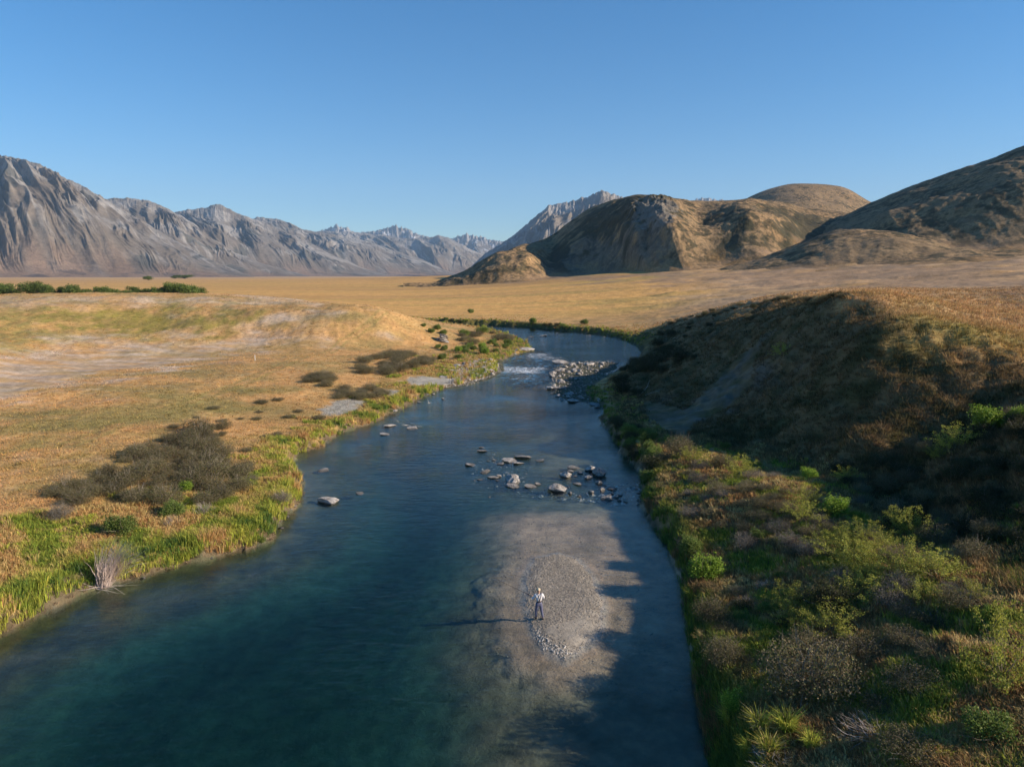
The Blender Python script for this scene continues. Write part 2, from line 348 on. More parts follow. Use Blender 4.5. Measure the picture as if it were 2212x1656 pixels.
def ground_color(X, Y, Z):
    r = np.hypot(X, Y); a = np.arctan2(X, Y); b = np.log(r)
    n1 = fbm(X/14, Y/9, 4, 1); n2 = fbm(X/2.2, Y/2.2, 4, 2); n3 = fbm(X/60, Y/40, 3, 3)
    col = np.broadcast_to(ORANGE, X.shape+(3,)).copy()
    col = mixc(col, OLIVE, np.clip(.25+.55*n1+.2*n2, 0, .7))
    col = mixc(col, PALE, np.clip(.1+.5*n2*n3, 0, .5)*.5)
    # valley plain far
    far = sm(230, 330, r)
    band = fbm(X/260, Y/45, 4, 5); band2 = fbm(X/900, Y/160, 4, 6)
    g = np.broadcast_to(GOLD, X.shape+(3,)).copy()
    g = mixc(g, GREENG*1.4, np.clip(.02+.7*band, 0, .5)*(1-sm(500, 1500, r)))
    g = mixc(g, ORANGE*.9, np.clip(.1+.9*band2, 0, .8))
    g = mixc(g, PALE*C3(1, .85, .68), sm(600, 2500, r)*.5)
    col = mixc(col, g, far)
    rightp = sm(.16, .3, a)*sm(45, 200, r)
    col = mixc(col, mixc(np.broadcast_to(PALE*C3(.93, .8, .66), X.shape+(3,)), ORANGE*.85, np.clip(.5+.6*fbm(X/60, Y/30, 4, 2), 0, 1)), rightp*.85)
    col = mixc(col, PALE*C3(.62, .52, .42), qmask(a, b, QP['apron'], .08, .15, 12, 3)*.75)
    col = mixc(col, GREENG*C3(1.15, 1.05, 1)+np.clip(n1, 0, 1)[..., None]*C3(.10, .06, 0), qmask(a, b, QP['green'], .03, .06, 30, 1)*(.72+.25*np.clip(n2, -1, 1)))
    col = mixc(col, GREENG*1.2, qmask(a, b, QP['green2'], .04, .06, 30, 2)*(.45+.3*np.clip(n2, -1, 1)))
    pn = np.clip(.5+1.1*fbm(X/7, Y/3.2, 4, 4), 0, 1)
    col = mixc(col, PALE*C3(1.06, 1.05, 1.08), qmask(a, b, QP['pale'], .06, .12, 16, 4)*(.2+.6*pn))
    col = mixc(col, PALE, qmask(a, b, QP['pale2'], .03, .03, 20, 5)*(.2+.5*pn))
    col = mixc(col, OLIVE, qmask(a, b, QP['olive'], .06, .08, 16, 6)*.75)
    lu = qmask(a, b, QP['lush'], .05, .07, 20, 7)
    col = mixc(col, mixc(np.broadcast_to(GREENG*.8, X.shape+(3,)), ORANGE*.8, np.clip(.35+.9*n1, 0, .8)), lu*.85)
    col = mixc(col, GREENG*C3(1.3, 1.15, 1.0), qmask(a, b, QP['platg'], .05, .05, 20, 1)*.6*(.7+.3*np.clip(n2, -1, 1)))
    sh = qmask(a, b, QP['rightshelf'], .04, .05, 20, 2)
    col = mixc(col, mixc(np.broadcast_to(DARKG*1.2, X.shape+(3,)), BROWN, np.clip(.4+n1, 0, 1)), sh*.8)  # shelf ground, also darkened in colour to strengthen the shade
    # bluff and right hollow: brown grass, its colour lowered further to deepen the shade
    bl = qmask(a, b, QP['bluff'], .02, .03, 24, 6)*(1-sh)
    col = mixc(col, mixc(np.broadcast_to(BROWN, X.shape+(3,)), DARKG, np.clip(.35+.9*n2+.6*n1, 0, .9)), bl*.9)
    for k, f in (('scree', .8), ('scree2', .3), ('bbeach', .45)):
        col = mixc(col, SCREE, qmask(a, b, QP[k], .03, .05, 30, 4)*f*np.clip(.75+.6*fbm(X/.9, Y/2, 3, 3), 0, 1))
    for k in ('sand1', 'sand2', 'sand3'):
        col = mixc(col, SAND, qmask(a, b, QP[k], .006, .008, 60, 5))
    # vehicle track across the flat
    tp = [G(*p)[:2] for p in ((150, 960), (300, 900), (440, 858), (560, 812), (660, 770), (740, 735), (800, 700), (830, 672))]
    td = np.full(X.shape, 1e9)
    for (x0, y0), (x1, y1) in zip(tp[:-1], tp[1:]):
        ex, ey = x1-x0, y1-y0; t = np.clip(((X-x0)*ex+(Y-y0)*ey)/(ex*ex+ey*ey), 0, 1)
        td = np.minimum(td, np.hypot(X-x0-ex*t, Y-y0-ey*t))
    tr = (1-sm(.15, .5, np.abs(td-.9)))*.5
    col = mixc(col, OLIVE*1.1, np.where(r < 260, tr, 0))
    # river bank soil and bed
    d = river_d(X, Y)+.4*fbm(X/2, Y/2, 2, 1)
    col = mixc(col, C3(.11, .085, .055), (1-sm(.25, 1.1, d))*(r < 400)*.9)
    col = mixc(col, GREENG*.55, (1-sm(2, 7, d+2*n1))*sm(150, 200, r)*(r < 400)*.85)
    warm = np.maximum(1-sm(0, 7, sdf(X, Y, SHALLOWS[1][0])), np.maximum(1-sm(0, 5, sdf(X, Y, SHALLOWS[3][0])), .8-.8*sm(0, 5, sdf(X, Y, SHALLOWS[4][0]))))
    bedc = mixc(np.broadcast_to(C3(.10, .095, .05), X.shape+(3,)), C3(.05, .055, .04), np.clip(.5+.9*fbm(X/2.5, Y/2.5, 4, 2), 0, 1))
    bedc = mixc(bedc, SILT*(1+.2*n2[..., None]), np.clip(warm+.15*n2, 0, 1))
    bedc = mixc(bedc, C3(.20, .32, .23), sm(.4, 1.1, -Z)*.8)  # paler teal with depth, painted in place of light scattered by the water
    gs = sdf(X, Y, BAR)
    gr = np.clip(1-sm(-.1, .4, gs), 0, 1)
    bedc = mixc(bedc, C3(.29, .25, .20)*(1+.12*n2[..., None]), gr)
    col = np.where((d < 0)[..., None], bedc, col)
    return np.clip(col, .01, .9)

th = np.concatenate([np.linspace(-62, -40, 110)[:-1], np.linspace(-40, 40, 860), np.linspace(40, 62, 110)[1:]])*math.pi/180
rr = np.concatenate([np.exp(np.linspace(math.log(10), math.log(22), 60))[:-1], np.exp(np.linspace(math.log(22), math.log(300), 640)),
                     np.exp(np.linspace(math.log(300), math.log(1200), 160))[1:], np.exp(np.linspace(math.log(1200), math.log(34000), 90))[1:]])
TT, RR = np.meshgrid(th, rr)
GX = RR*np.sin(TT); GY = RR*np.cos(TT)
GZ = height(GX, GY)
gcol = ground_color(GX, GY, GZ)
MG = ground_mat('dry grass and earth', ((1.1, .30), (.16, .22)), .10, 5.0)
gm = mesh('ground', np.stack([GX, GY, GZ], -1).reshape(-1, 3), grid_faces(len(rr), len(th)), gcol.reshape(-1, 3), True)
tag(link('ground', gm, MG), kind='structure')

# ------------------------------------------------------------------ hills and mountains
def sheet(name, crest, base, ulo, uhi, nu, nt, Dc, Db, prof, disp, colf, m, back=1.0, warp=0, wob=6):
    """a hill as a real height field between a foot line at distance Db(u) and a crest line at Dc(u), then down the back"""
    u = np.linspace(ulo, uhi, nu)
    vc = smooth_interp(crest, u, wob); vb = smooth_interp(base, u, 20)
    dc = smooth_interp(Dc, u, 75); db = smooth_interp(Db, u, 75); pr = smooth_interp(prof, u, 20)
    def zz(u_, v_, D_):
        y = -(v_-828)/FPX; dy = math.cos(PITCH)+math.sin(PITCH)*y; dz = -math.sin(PITCH)+math.cos(PITCH)*y
        return CAM_H+dz/dy*D_
    zc = zz(u, vc, dc); z0 = zz(u, vb, db)
    t = np.concatenate([np.linspace(-.12, 1, nt), 1+np.linspace(0, back, nt//3)[1:]])
    T, U = np.meshgrid(t, u, indexing='ij')
    Uw = U+(1-T)*(warp*(T-.4)+55*fbm(U/90, T*2.2, 3, 2)*np.clip(T*3, 0, 1)) if warp else U
    DB = np.interp(Uw, u, db); DC = np.interp(Uw, u, dc); D = DB+(DC-DB)*T
    f = np.where(T <= 0, 0, np.where(T <= 1, 1-(1-np.clip(T, 0, 1))**pr, 1-(T-1)**1.3*1.2))
    # shared slope for convex profiles: start gently at the foot
    f = np.where((T > 0) & (T <= 1), f*sm(-.03, .40, T), f)
    X = (U-1106)/FPX*D*0.985
    z0 = land(X, D)-.5-3*(1-sm(-.1, .03, T))
    Z = z0+(zc-z0)*f
    Z = Z+disp(X, D, U, T, (zc-z0))
    colr = colf(X, D, Z, U, T)
    if warp or wob > 10:
        pl = mixc(np.broadcast_to(PALE*C3(.62, .52, .42), X.shape+(3,)), ORANGE*.7, np.clip(.5+.6*fbm(X/60, D/30, 4, 2), 0, 1))
        colr = mixc(pl, colr, sm(.02, .24, T+.12*fbm(X/50, D/50, 3, 5)))
    me = mesh(name, np.stack([X, D, Z], -1).reshape(-1, 3), grid_faces(len(t), nu), np.clip(colr, .01, .9).reshape(-1, 3), True)
    return tag(link(name, me, m), kind='structure')
MH = ground_mat('tussock hillside', ((.05, .25), (.4, .3)), 1.2, .12)
MM = ground_mat('mountain rock and scree', ((.004, .2), (.03, .25)), 16, .012)
HB = C3(.235, .155, .08); HS = C3(.045, .042, .022); HG = C3(.12, .108, .095); HGREEN = C3(.10, .10, .04)
def hill_col(X, Y, Z, U, T):
    n = fbm(X/70, Y/70, 5, 1); n2 = fbm(X/14, Y/14, 4, 2)
    c_ = mixc(np.broadcast_to(HB, X.shape+(3,)), HB*C3(1.35, 1.25, 1.15), np.clip(.3+n, 0, 1))
    c_ = mixc(c_, HS, sm(.14, .45, n2*.8+n*.5)*.8)
    return mixc(c_, HS, sm(.22, .42, fbm(X/5, Y/5, 3, 6)+.5*n)*.6)
def ctr_col(X, Y, Z, U, T):
    c_ = hill_col(X, Y, Z, U, T)
    n = fbm(X/26, Y/26, 5, 3); n2 = fbm(X/9, Y/9, 4, 4)
    def blob(u0, t0, su, st): return np.exp(-((U-u0)/su)**2-((T-t0)/st)**2)
    sc = np.clip(blob(1290, .22, 90, .25)+blob(1400, .35, 60, .3)*.9+blob(1220, .2, 50, .2), 0, 1)
    c_ = mixc(c_, HG, sm(.5, .9, sc+.45*n2+.3*n)*.55)
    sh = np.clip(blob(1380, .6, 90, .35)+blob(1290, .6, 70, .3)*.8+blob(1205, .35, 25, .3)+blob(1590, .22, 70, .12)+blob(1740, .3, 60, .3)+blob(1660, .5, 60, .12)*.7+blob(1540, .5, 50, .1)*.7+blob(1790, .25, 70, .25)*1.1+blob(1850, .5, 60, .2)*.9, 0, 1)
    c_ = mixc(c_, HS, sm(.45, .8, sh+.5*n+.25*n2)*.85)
    rk = blob(1410, .5, 60, .2)
    c_ = mixc(c_, C3(.17, .15, .125), sm(.6, .85, rk+.6*ridged(X/12, Y/12, 3, 2)-.1)*.8)
    return c_
def ctr_disp(X, Y, U, T, H):
    env = np.clip(T, 0, 1)*np.clip(1.15-T, .12, 1)*np.where(T > 1, .4, 1)*2
    d = env*(10*fbm(X/110, Y/110, 4, 2)-2)+env*.9*fbm(X/16, Y/16, 4, 5)
    rock = np.exp(-((U-1400)/80)**2-((T-.55)/.25)**2)
    d += rock*(7*ridged(X/30, Y/60, 4, 6)-1)*(1-sm(.8, 1, T))
    Us = U+70*T-30+25*fbm(X/120, Y/120, 3, 1)
    d += np.exp(-((Us-1450)/50)**2)*env*6+np.exp(-((Us-1620)/55)**2)*env*5-np.exp(-((Us-1530)/60)**2)*env*2-np.exp(-((Us-1740)/60)**2)*env*5
    d += env*3*ridged(X/140, Y/220, 3, 5)+env*1.1*fbm(X/9, Y/14, 4, 3)*(1-sm(.8, 1, T))
    d += np.exp(-((U-1080)/70)**2)*env*5-np.exp(-((U-1185)/25)**2)*env*7
    return d
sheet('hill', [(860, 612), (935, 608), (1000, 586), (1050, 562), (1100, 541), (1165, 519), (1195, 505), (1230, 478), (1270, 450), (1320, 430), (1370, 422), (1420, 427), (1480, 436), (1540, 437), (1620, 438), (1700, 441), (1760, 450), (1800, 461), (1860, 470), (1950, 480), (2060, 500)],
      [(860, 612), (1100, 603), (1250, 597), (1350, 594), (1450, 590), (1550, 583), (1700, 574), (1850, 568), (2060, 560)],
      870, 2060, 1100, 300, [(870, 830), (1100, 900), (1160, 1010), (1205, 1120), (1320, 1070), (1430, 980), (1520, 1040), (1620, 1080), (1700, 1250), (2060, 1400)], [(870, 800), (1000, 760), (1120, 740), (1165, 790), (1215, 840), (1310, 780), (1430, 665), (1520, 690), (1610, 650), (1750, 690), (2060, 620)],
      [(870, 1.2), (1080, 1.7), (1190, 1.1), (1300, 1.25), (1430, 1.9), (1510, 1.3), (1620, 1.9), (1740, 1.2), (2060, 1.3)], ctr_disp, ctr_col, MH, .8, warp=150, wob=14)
def right_disp(X, Y, U, T, H):
    env = np.clip(T, 0, 1)*np.clip(1.12-T, .1, 1)*2*np.where(T > 1, .4, 1)
    s = (U-1900)*.9+T*420
    return env*(6*ridged(s/150, T*1.6, 4, 3)-2)+env*5*fbm(X/90, Y/90, 4, 4)+env*1.2*fbm(X/14, Y/14, 4, 5)
def right_col(X, Y, Z, U, T):
    c_ = hill_col(X, Y, Z, U, T)
    s = (U-1900)*.9+T*420
    n = ridged(s/150, T*1.6, 4, 3); n2 = fbm(X/20, Y/20, 5, 1)
    return mixc(c_, HS*1.1, sm(.2, .55, -n*.5+n2*.8+.18)*.8)
sheet('hill', [(1650, 610), (1720, 530), (1800, 476), (1870, 442), (1950, 410), (2050, 372), (2130, 341), (2212, 313), (2400, 250), (2700, 180), (3100, 150), (3600, 180)],
      [(1650, 572), (1750, 568), (1900, 562), (2100, 552), (2212, 545), (2500, 530), (3600, 530)],
      1650, 3500, 1200, 300, [(1650, 900), (1800, 1150), (2000, 1050), (2212, 950), (3500, 800)], [(1650, 640), (1900, 560), (2212, 520), (3500, 450)],
      [(1650, 1.1), (1900, 1.25), (2212, 1.35), (3500, 1.3)], right_disp, right_col, MH, .8, wob=16)
def foot_disp(X, Y, U, T, H):
    env = np.clip(T, 0, 1)*np.clip(1.15-T, .15, 1)*2*np.where(T > 1, .4, 1)
    return env*(4*fbm(X/80, Y/60, 4, 3)+1.0*fbm(X/16, Y/16, 4, 5))
def foot_col(X, Y, Z, U, T):
    c_ = hill_col(X, Y, Z, U, T); n = fbm(X/30, Y/30, 5, 2)
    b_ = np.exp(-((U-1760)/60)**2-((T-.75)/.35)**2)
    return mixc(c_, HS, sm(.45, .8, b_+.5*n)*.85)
sheet('hill', [(1400, 612), (1470, 601), (1540, 588), (1620, 566), (1690, 542), (1750, 514), (1800, 496), (1860, 490), (1920, 496), (1990, 512), (2060, 532), (2150, 540), (2300, 548), (2500, 575)],
      [(1400, 612), (2500, 570)], 1400, 2500, 700, 200, [(1400, 720), (1800, 800), (2100, 740), (2500, 650)], [(1400, 640), (1700, 560), (1900, 500), (2100, 470), (2500, 450)],
      [(1400, 1.1), (1850, 1.3), (2500, 1.1)], foot_disp, foot_col, MH, .9, warp=60, wob=20)
def dome_disp(X, Y, U, T, H):
    env = np.clip(T, 0, 1)*np.clip(1.05-T, .03, 1)*2
    return env*(16*fbm(X/260, Y/260, 5, 2)+8*ridged(X/160, Y/160, 3, 1))
sheet('hill', [(1540, 470), (1600, 434), (1640, 412), (1700, 397), (1750, 396), (1790, 402), (1822, 406), (1835, 418), (1868, 436), (1940, 470), (2000, 490)], [(1540, 560), (2000, 560)],
      1540, 2000, 420, 160, [(1540, 2900), (2000, 2900)], [(1540, 1900), (2000, 1900)], [(1540, 1.2), (1700, 1.5), (2000, 1.3)], dome_disp, hill_col, MH, .6, wob=34)

MB_ = C3(.15, .12, .092); MS = C3(.275, .25, .225); MD = C3(.06, .06, .05); MF = C3(.25, .16, .105)
def mtn_col(sw, greyup=.5):
    def f(X, Y, Z, U, T):
        s = U/sw+T*1.3
        n = fbm(s*2.2, T*3, 5, 1); n2 = fbm(X/420, Y/700, 5, 2)
        c_ = mixc(np.broadcast_to(MB_, X.shape+(3,)), MS*.75, np.clip(greyup*sm(.55, 1.0, T)+.5*n, 0, 1))
        st = ridged(s*5.5, T*1.2, 4, 4)
        c_ = mixc(c_, MS*1.05, sm(.58, .9, st+.55*n2)*.8*sm(.2, .4, T)*(1-.4*sm(.85, 1, T)))
        c_ = mixc(c_, MS*1.15, sm(.05, .4, fbm(U/75+T*1.5, T*3.5, 5, 7)+.2*n2)*sm(.4, .6, T)*.65)
        if greyup > .85: c_ = mixc(c_, C3(.6, .62, .66), sm(.3, .45, fbm(U/11, T*9, 4, 2))*sm(.35, .5, T)*(1-sm(.9, 1, T))*.6)
        c_ = mixc(c_, MD, sm(.2, .5, n2-.25*st)*.75*(1-sm(.65, .9, T)))
        c_ = mixc(c_, MF, (1-sm(.08, .30, T+.08*n))*.85)
        c_ = mixc(c_, MD*C3(.9, .8, .9), (1-sm(.02, .34, T))*sm(.28, .4, fbm(U/60+T*3, T*14, 4, 6))*.7)
        return c_
    return f
def mtn_disp(sw, amp, slant=1.3, crestn=.035, sharp=1.0, seed=0):
    def f(X, Y, U, T, H):
        Tc = np.clip(T, 0, 1)
        env = np.clip(sm(.05, .5, Tc)*(1-.9*sm(.7, 1, Tc)), 0, 1)
        env = np.where(T > 1, .1, env)
        wx = .25*fbm(U/sw*1.3, T*2, 3, 5+seed)
        s = U/sw+Tc*slant+wx
        r1 = ridged(s, Tc*.6+seed, 1, 1+seed); r2 = ridged(s*2.7, Tc*1.5, 3, 2+seed); r3 = ridged(s*8, Tc*6, 3, 3+seed)
        k = .35+.9*sm(-.25, .35, fbm(U/70+3*T, T*2.5, 2, seed))
        d = H*amp*env*(.75*(r1-.35)+k*(.32*(r2-.3)+.20*(r3-.3)))
        d += H*crestn*sm(.6, 1, Tc)*(fbm(U/14*sharp, T*3, 5, 4+seed, .6))*np.where(T > 1, np.clip(1.6-T, 0, 1), 1)
        return d
    return f
BASE = [(-700, 604), (0, 603), (500, 602), (1100, 600), (2200, 598)]
def mtn(crest, lo, hi, nu, nt, dc, db, sw, amp, slant=1.3, crestn=.03, sharp=1., seed=0, pr=1.15, name='mountain', base=BASE, grey=.5):
    return sheet(name, crest, base, lo, hi, nu, nt, [(lo, dc[0]), (hi, dc[1])], [(lo, db[0]), (hi, db[1])], [(lo, pr), (hi, pr)],
                 mtn_disp(sw, amp, slant, crestn, sharp, seed), mtn_col(sw, grey), MM, .5, wob=3)
mtn([(-700, 260), (-400, 290), (-100, 335), (0, 341), (45, 340), (90, 350), (125, 366), (150, 382), (185, 400), (230, 424), (300, 470), (400, 530), (480, 570), (560, 602)], -700, 560, 1000, 330, (6200, 7600), (3300, 5200), 150, .23, 1.2, .012, 1, 0, 1.1)
mtn([(120, 470), (230, 432), (262, 428), (300, 430), (330, 433), (360, 446), (400, 468), (460, 505), (560, 555), (680, 602)], 120, 680, 600, 260, (8500, 9500), (5400, 6800), 110, .17, 1.3, .012, 1, 1, 1.1)
mtn([(330, 480), (388, 458), (420, 451), (450, 448), (472, 440), (490, 446), (520, 462), (560, 474), (600, 492), (680, 530), (780, 575), (860, 602)], 330, 860, 600, 260, (11000, 11500), (6500, 8500), 95, .18, 1.3, .014, 1, 2, 1.1)
mtn([(500, 500), (560, 470), (600, 474), (625, 480), (660, 497), (720, 505), (790, 520), (850, 540), (930, 565), (1010, 602)], 500, 1010, 600, 240, (13500, 14500), (8200, 10500), 80, .18, 1.3, .014, 1, 3, 1.1)
mtn([(620, 520), (690, 500), (760, 500), (820, 508), (880, 516), (935, 512), (950, 508), (970, 514), (1000, 530), (1040, 548), (1080, 575), (1120, 602)], 620, 1120, 560, 220, (17000, 17500), (10500, 13500), 70, .18, 1.2, .016, 1, 4, 1.1)
mtn([(640, 520), (690, 501), (718, 492), (733, 487), (742, 492), (752, 490), (768, 501), (800, 502), (830, 495), (845, 489), (858, 485), (866, 491), (880, 493), (900, 506), (916, 510), (960, 520), (985, 512), (1008, 504), (1022, 509), (1040, 512), (1060, 519), (1085, 522), (1150, 540), (1250, 570)],
    640, 1250, 620, 200, (24000, 24000), (15000, 16500), 60, .22, .8, .05, 2.2, 5, 1.0, grey=.9)
mtn([(990, 602), (1045, 550), (1080, 528), (1110, 508), (1140, 482), (1165, 460), (1183, 446), (1200, 441), (1225, 436), (1250, 428), (1275, 421), (1290, 414), (1300, 412), (1312, 418), (1330, 424), (1400, 450), (1550, 500)],
    990, 1550, 700, 240, (9500, 9500), (6000, 6300), 80, .2, -1.2, .02, 1.2, 6, 1.0, grey=.8)
mtn([(1380, 450), (1430, 436), (1448, 428), (1462, 431), (1480, 437), (1500, 432), (1512, 427), (1530, 430), (1555, 433), (1575, 440), (1700, 455)], 1380, 1700, 260, 90, (20000, 20000), (15000, 15000), 50, .2, .8, .03, 1.5, 7, 1.0, grey=.9)

# ------------------------------------------------------------------ water
def water_build(m, nt, bs):
    nt.nodes.remove(bs)
    out = nt.nodes['Material Output']
    tc = N(nt, 'ShaderNodeTexCoord')
    def noise(scale, det, rot, sx, rough=.55, dist=0):
        mp = N(nt, 'ShaderNodeMapping'); mp.inputs['Rotation'].default_value[2] = rot; mp.inputs['Scale'].default_value = (sx, 1, 1)
        nt.links.new(tc.outputs['Object'], mp.inputs[0])
        n = N(nt, 'ShaderNodeTexNoise'); n.inputs['Scale'].default_value = scale; n.inputs['Detail'].default_value = det; n.inputs['Roughness'].default_value = rough; n.inputs['Distortion'].default_value = dist
        nt.links.new(mp.outputs[0], n.inputs['Vector']); return n
    rp = N(nt, 'ShaderNodeAttribute', attribute_name='ripple')
    n1 = noise(1.6, 5, .25, .45, .6, .4); n2 = noise(5.5, 3, -.2, .6, .6, .3)
    ad = N(nt, 'ShaderNodeMath', operation='MULTIPLY_ADD'); ad.inputs[1].default_value = .35
    nt.links.new(n2.outputs[0], ad.inputs[0]); nt.links.new(n1.outputs[0], ad.inputs[2])
    hh = N(nt, 'ShaderNodeMath', operation='MULTIPLY'); nt.links.new(ad.outputs[0], hh.inputs[0]); nt.links.new(rp.outputs['Fac'], hh.inputs[1])
    bp = N(nt, 'ShaderNodeBump'); bp.inputs['Distance'].default_value = .16; bp.inputs['Strength'].default_value = 1
    nt.links.new(hh.outputs[0], bp.inputs['Height'])
    # Schlick reflectance for water, the same from above and below
    ge = N(nt, 'ShaderNodeNewGeometry'); dt = N(nt, 'ShaderNodeVectorMath', operation='DOT_PRODUCT')
    nt.links.new(ge.outputs['Incoming'], dt.inputs[0]); nt.links.new(bp.outputs[0], dt.inputs[1])
    ab = N(nt, 'ShaderNodeMath', operation='ABSOLUTE'); nt.links.new(dt.outputs['Value'], ab.inputs[0])
    om = N(nt, 'ShaderNodeMath', operation='SUBTRACT'); om.inputs[0].default_value = 1; nt.links.new(ab.outputs[0], om.inputs[1])
    pw = N(nt, 'ShaderNodeMath', operation='POWER'); pw.inputs[1].default_value = 5; nt.links.new(om.outputs[0], pw.inputs[0])
    fr = N(nt, 'ShaderNodeMath', operation='MULTIPLY_ADD'); fr.inputs[1].default_value = .98; fr.inputs[2].default_value = .02; fr.use_clamp = True
    nt.links.new(pw.outputs[0], fr.inputs[0])
    gl = N(nt, 'ShaderNodeBsdfGlossy'); gl.inputs['Roughness'].default_value = .05; nt.links.new(bp.outputs[0], gl.inputs['Normal'])
    tr = N(nt, 'ShaderNodeBsdfTransparent')
    mx = N(nt, 'ShaderNodeMixShader'); nt.links.new(fr.outputs[0], mx.inputs[0]); nt.links.new(tr.outputs[0], mx.inputs[1]); nt.links.new(gl.outputs[0], mx.inputs[2])
    # foam where the water breaks
    fa = N(nt, 'ShaderNodeAttribute', attribute_name='foam')
    nf = noise(2.2, 8, .35, .5, .8, 1.5)
    fm = N(nt, 'ShaderNodeMath', operation='MULTIPLY_ADD'); fm.inputs[1].default_value = .56
    nt.links.new(fa.outputs['Fac'], fm.inputs[0]); nt.links.new(nf.outputs[0], fm.inputs[2])
    mr = N(nt, 'ShaderNodeMapRange'); mr.inputs[1].default_value = .93; mr.inputs[2].default_value = 1.04
    nt.links.new(fm.outputs[0], mr.inputs[0])
    df = N(nt, 'ShaderNodeBsdfDiffuse'); df.inputs[0].default_value = (.8, .83, .86, 1); nt.links.new(bp.outputs[0], df.inputs['Normal'])
    m2 = N(nt, 'ShaderNodeMixShader'); nt.links.new(mr.outputs[0], m2.inputs[0]); nt.links.new(mx.outputs[0], m2.inputs[1]); nt.links.new(df.outputs[0], m2.inputs[2])
    nt.links.new(m2.outputs[0], out.inputs[0])
    va = N(nt, 'ShaderNodeVolumeAbsorption'); va.inputs['Color'].default_value = (.40, .60, .585, 1); va.inputs['Density'].default_value = 1.15
    nt.links.new(va.outputs[0], out.inputs['Volume'])
MW = mat('river water', water_build)
wth = np.linspace(-58, 24, 640)*math.pi/180
wr = np.exp(np.linspace(math.log(9), math.log(420), 620))
T2, R2 = np.meshgrid(wth, wr); WX = R2*np.sin(T2); WY = R2*np.cos(T2)
rap = ell([(1060, 770), (1120, 755), (1180, 765), (1200, 780), (1180, 830), (1120, 830), (1080, 805)])
foam_c = [(1165, 768, 3.2, 6, .80), (1130, 800, 3.6, 5, .86), (1105, 797, 2.6, 5, .84), (1150, 796, 3, 3, .84), (1120, 815, 3.4, 4, .72), (1085, 782, 2, 4, .70), (1195, 774, 3, 4, .76), (1075, 792, 2, 3, .78)]
fo = np.zeros_like(WX)
for u, v, sx, sy, k in foam_c:
    x, y = P(u, v); fo = np.maximum(fo, .96*k*np.exp(-((WX-x)/sx/1.5)**4-((WY-y)/sy/1.5)**4))
rs = sdf(WX, WY, rap)
rip = .30+.55*sm(45, 85, R2)+.9*(1-sm(-2, 14, rs))
rip *= (.75+.5*np.clip(fbm(WX/9, WY/9, 3, 2), -1, 1))
wz = .10*(1-sm(-3, 6, rs))*fbm(WX/1.8, WY/1.3, 3, 3)
WV = np.stack([WX, WY, wz], -1).reshape(-1, 3)
nr_, nc_ = WX.shape
top = grid_faces(nr_, nc_)
ring = np.concatenate([np.arange(nc_), nc_*np.arange(1, nr_)+nc_-1, (nr_-1)*nc_+np.arange(nc_-2, -1, -1), nc_*np.arange(nr_-2, 0, -1)])
nb = len(WV)
WB = WV[ring].copy(); WB[:, 2] = -5
side = np.stack([ring, nb+np.arange(len(ring)), nb+(np.arange(len(ring))+1) % len(ring), np.roll(ring, -1)], -1)
WV2 = np.concatenate([WV, WB, [[WX.mean(), WY.mean(), -5]]])
cidx = len(WV2)-1
k_ = np.arange(len(ring)); botq = np.stack([nb+(k_+1) % len(ring), nb+k_, np.full(len(ring), cidx), np.full(len(ring), cidx)], -1)
wm = mesh('river', WV2, np.concatenate([top, side]), None, True,
          dict(ripple=np.concatenate([rip.ravel(), np.zeros(len(ring)+1)]), foam=np.concatenate([fo.ravel(), np.zeros(len(ring)+1)])))
tag(link('river', wm, MW), kind='structure')
# ------------------------------------------------------------------ vegetation: stuff
MV = veg_mat('grass blades', .8, .30)
def blades(bx, by, bz, h, w, lean, col, n, spread, seg=True, bias=(0, 0), cj=.18):
    """n blades per tuft; all arrays are per tuft"""
    R = np.repeat
    k = len(bx)*n
    a = rng.random(k)*2*np.pi; q = rng.random(k)
    rad = R(spread, n)*np.sqrt(rng.random(k))
    x0 = R(bx, n)+np.cos(a)*rad; y0 = R(by, n)+np.sin(a)*rad; z0 = R(bz, n)-.03
    a2 = a+rng.normal(0, .6, k)
    H = R(h, n)*(.55+.6*rng.random(k)); L = R(lean, n)*H*(.25+.9*rng.random(k))
    dx = np.cos(a2)*L+bias[0]*H; dy = np.sin(a2)*L+bias[1]*H
    wa = rng.random(k)*np.pi; Wd = R(w, n)*(.6+.8*rng.random(k))*.5
    wx = np.cos(wa)*Wd; wy = np.sin(wa)*Wd
    c_ = R(col, n, axis=0)*(1+cj*rng.normal(0, 1, (k, 1)))*(1+.06*rng.normal(0, 1, (k, 3)))
    if seg:
        V = np.empty((k, 5, 3))
        V[:, 0] = np.stack([x0-wx, y0-wy, z0], -1); V[:, 1] = np.stack([x0+wx, y0+wy, z0], -1)
        mx_, my_, mz_ = x0+dx*.35, y0+dy*.35, z0+H*.68
        V[:, 2] = np.stack([mx_-wx*.8, my_-wy*.8, mz_], -1); V[:, 3] = np.stack([mx_+wx*.8, my_+wy*.8, mz_], -1)
        V[:, 4] = np.stack([x0+dx, y0+dy, z0+H*(1-.25*q)], -1)
        o = (np.arange(k)*5)[:, None]
        F = np.concatenate([o+[0, 1, 3], o+[0, 3, 2], o+[2, 3, 4]], 0)
        Cc = R(c_[:, None], 5, axis=1)
    else:
        V = np.empty((k, 3, 3))
        V[:, 0] = np.stack([x0-wx, y0-wy, z0], -1); V[:, 1] = np.stack([x0+wx, y0+wy, z0], -1)
        V[:, 2] = np.stack([x0+dx, y0+dy, z0+H], -1)
        F = (np.arange(k)*3)[:, None]+[0, 1, 2]
        Cc = R(c_[:, None], 3, axis=1)
    return V.reshape(-1, 3), F, np.clip(Cc, .008, .8).reshape(-1, 3)
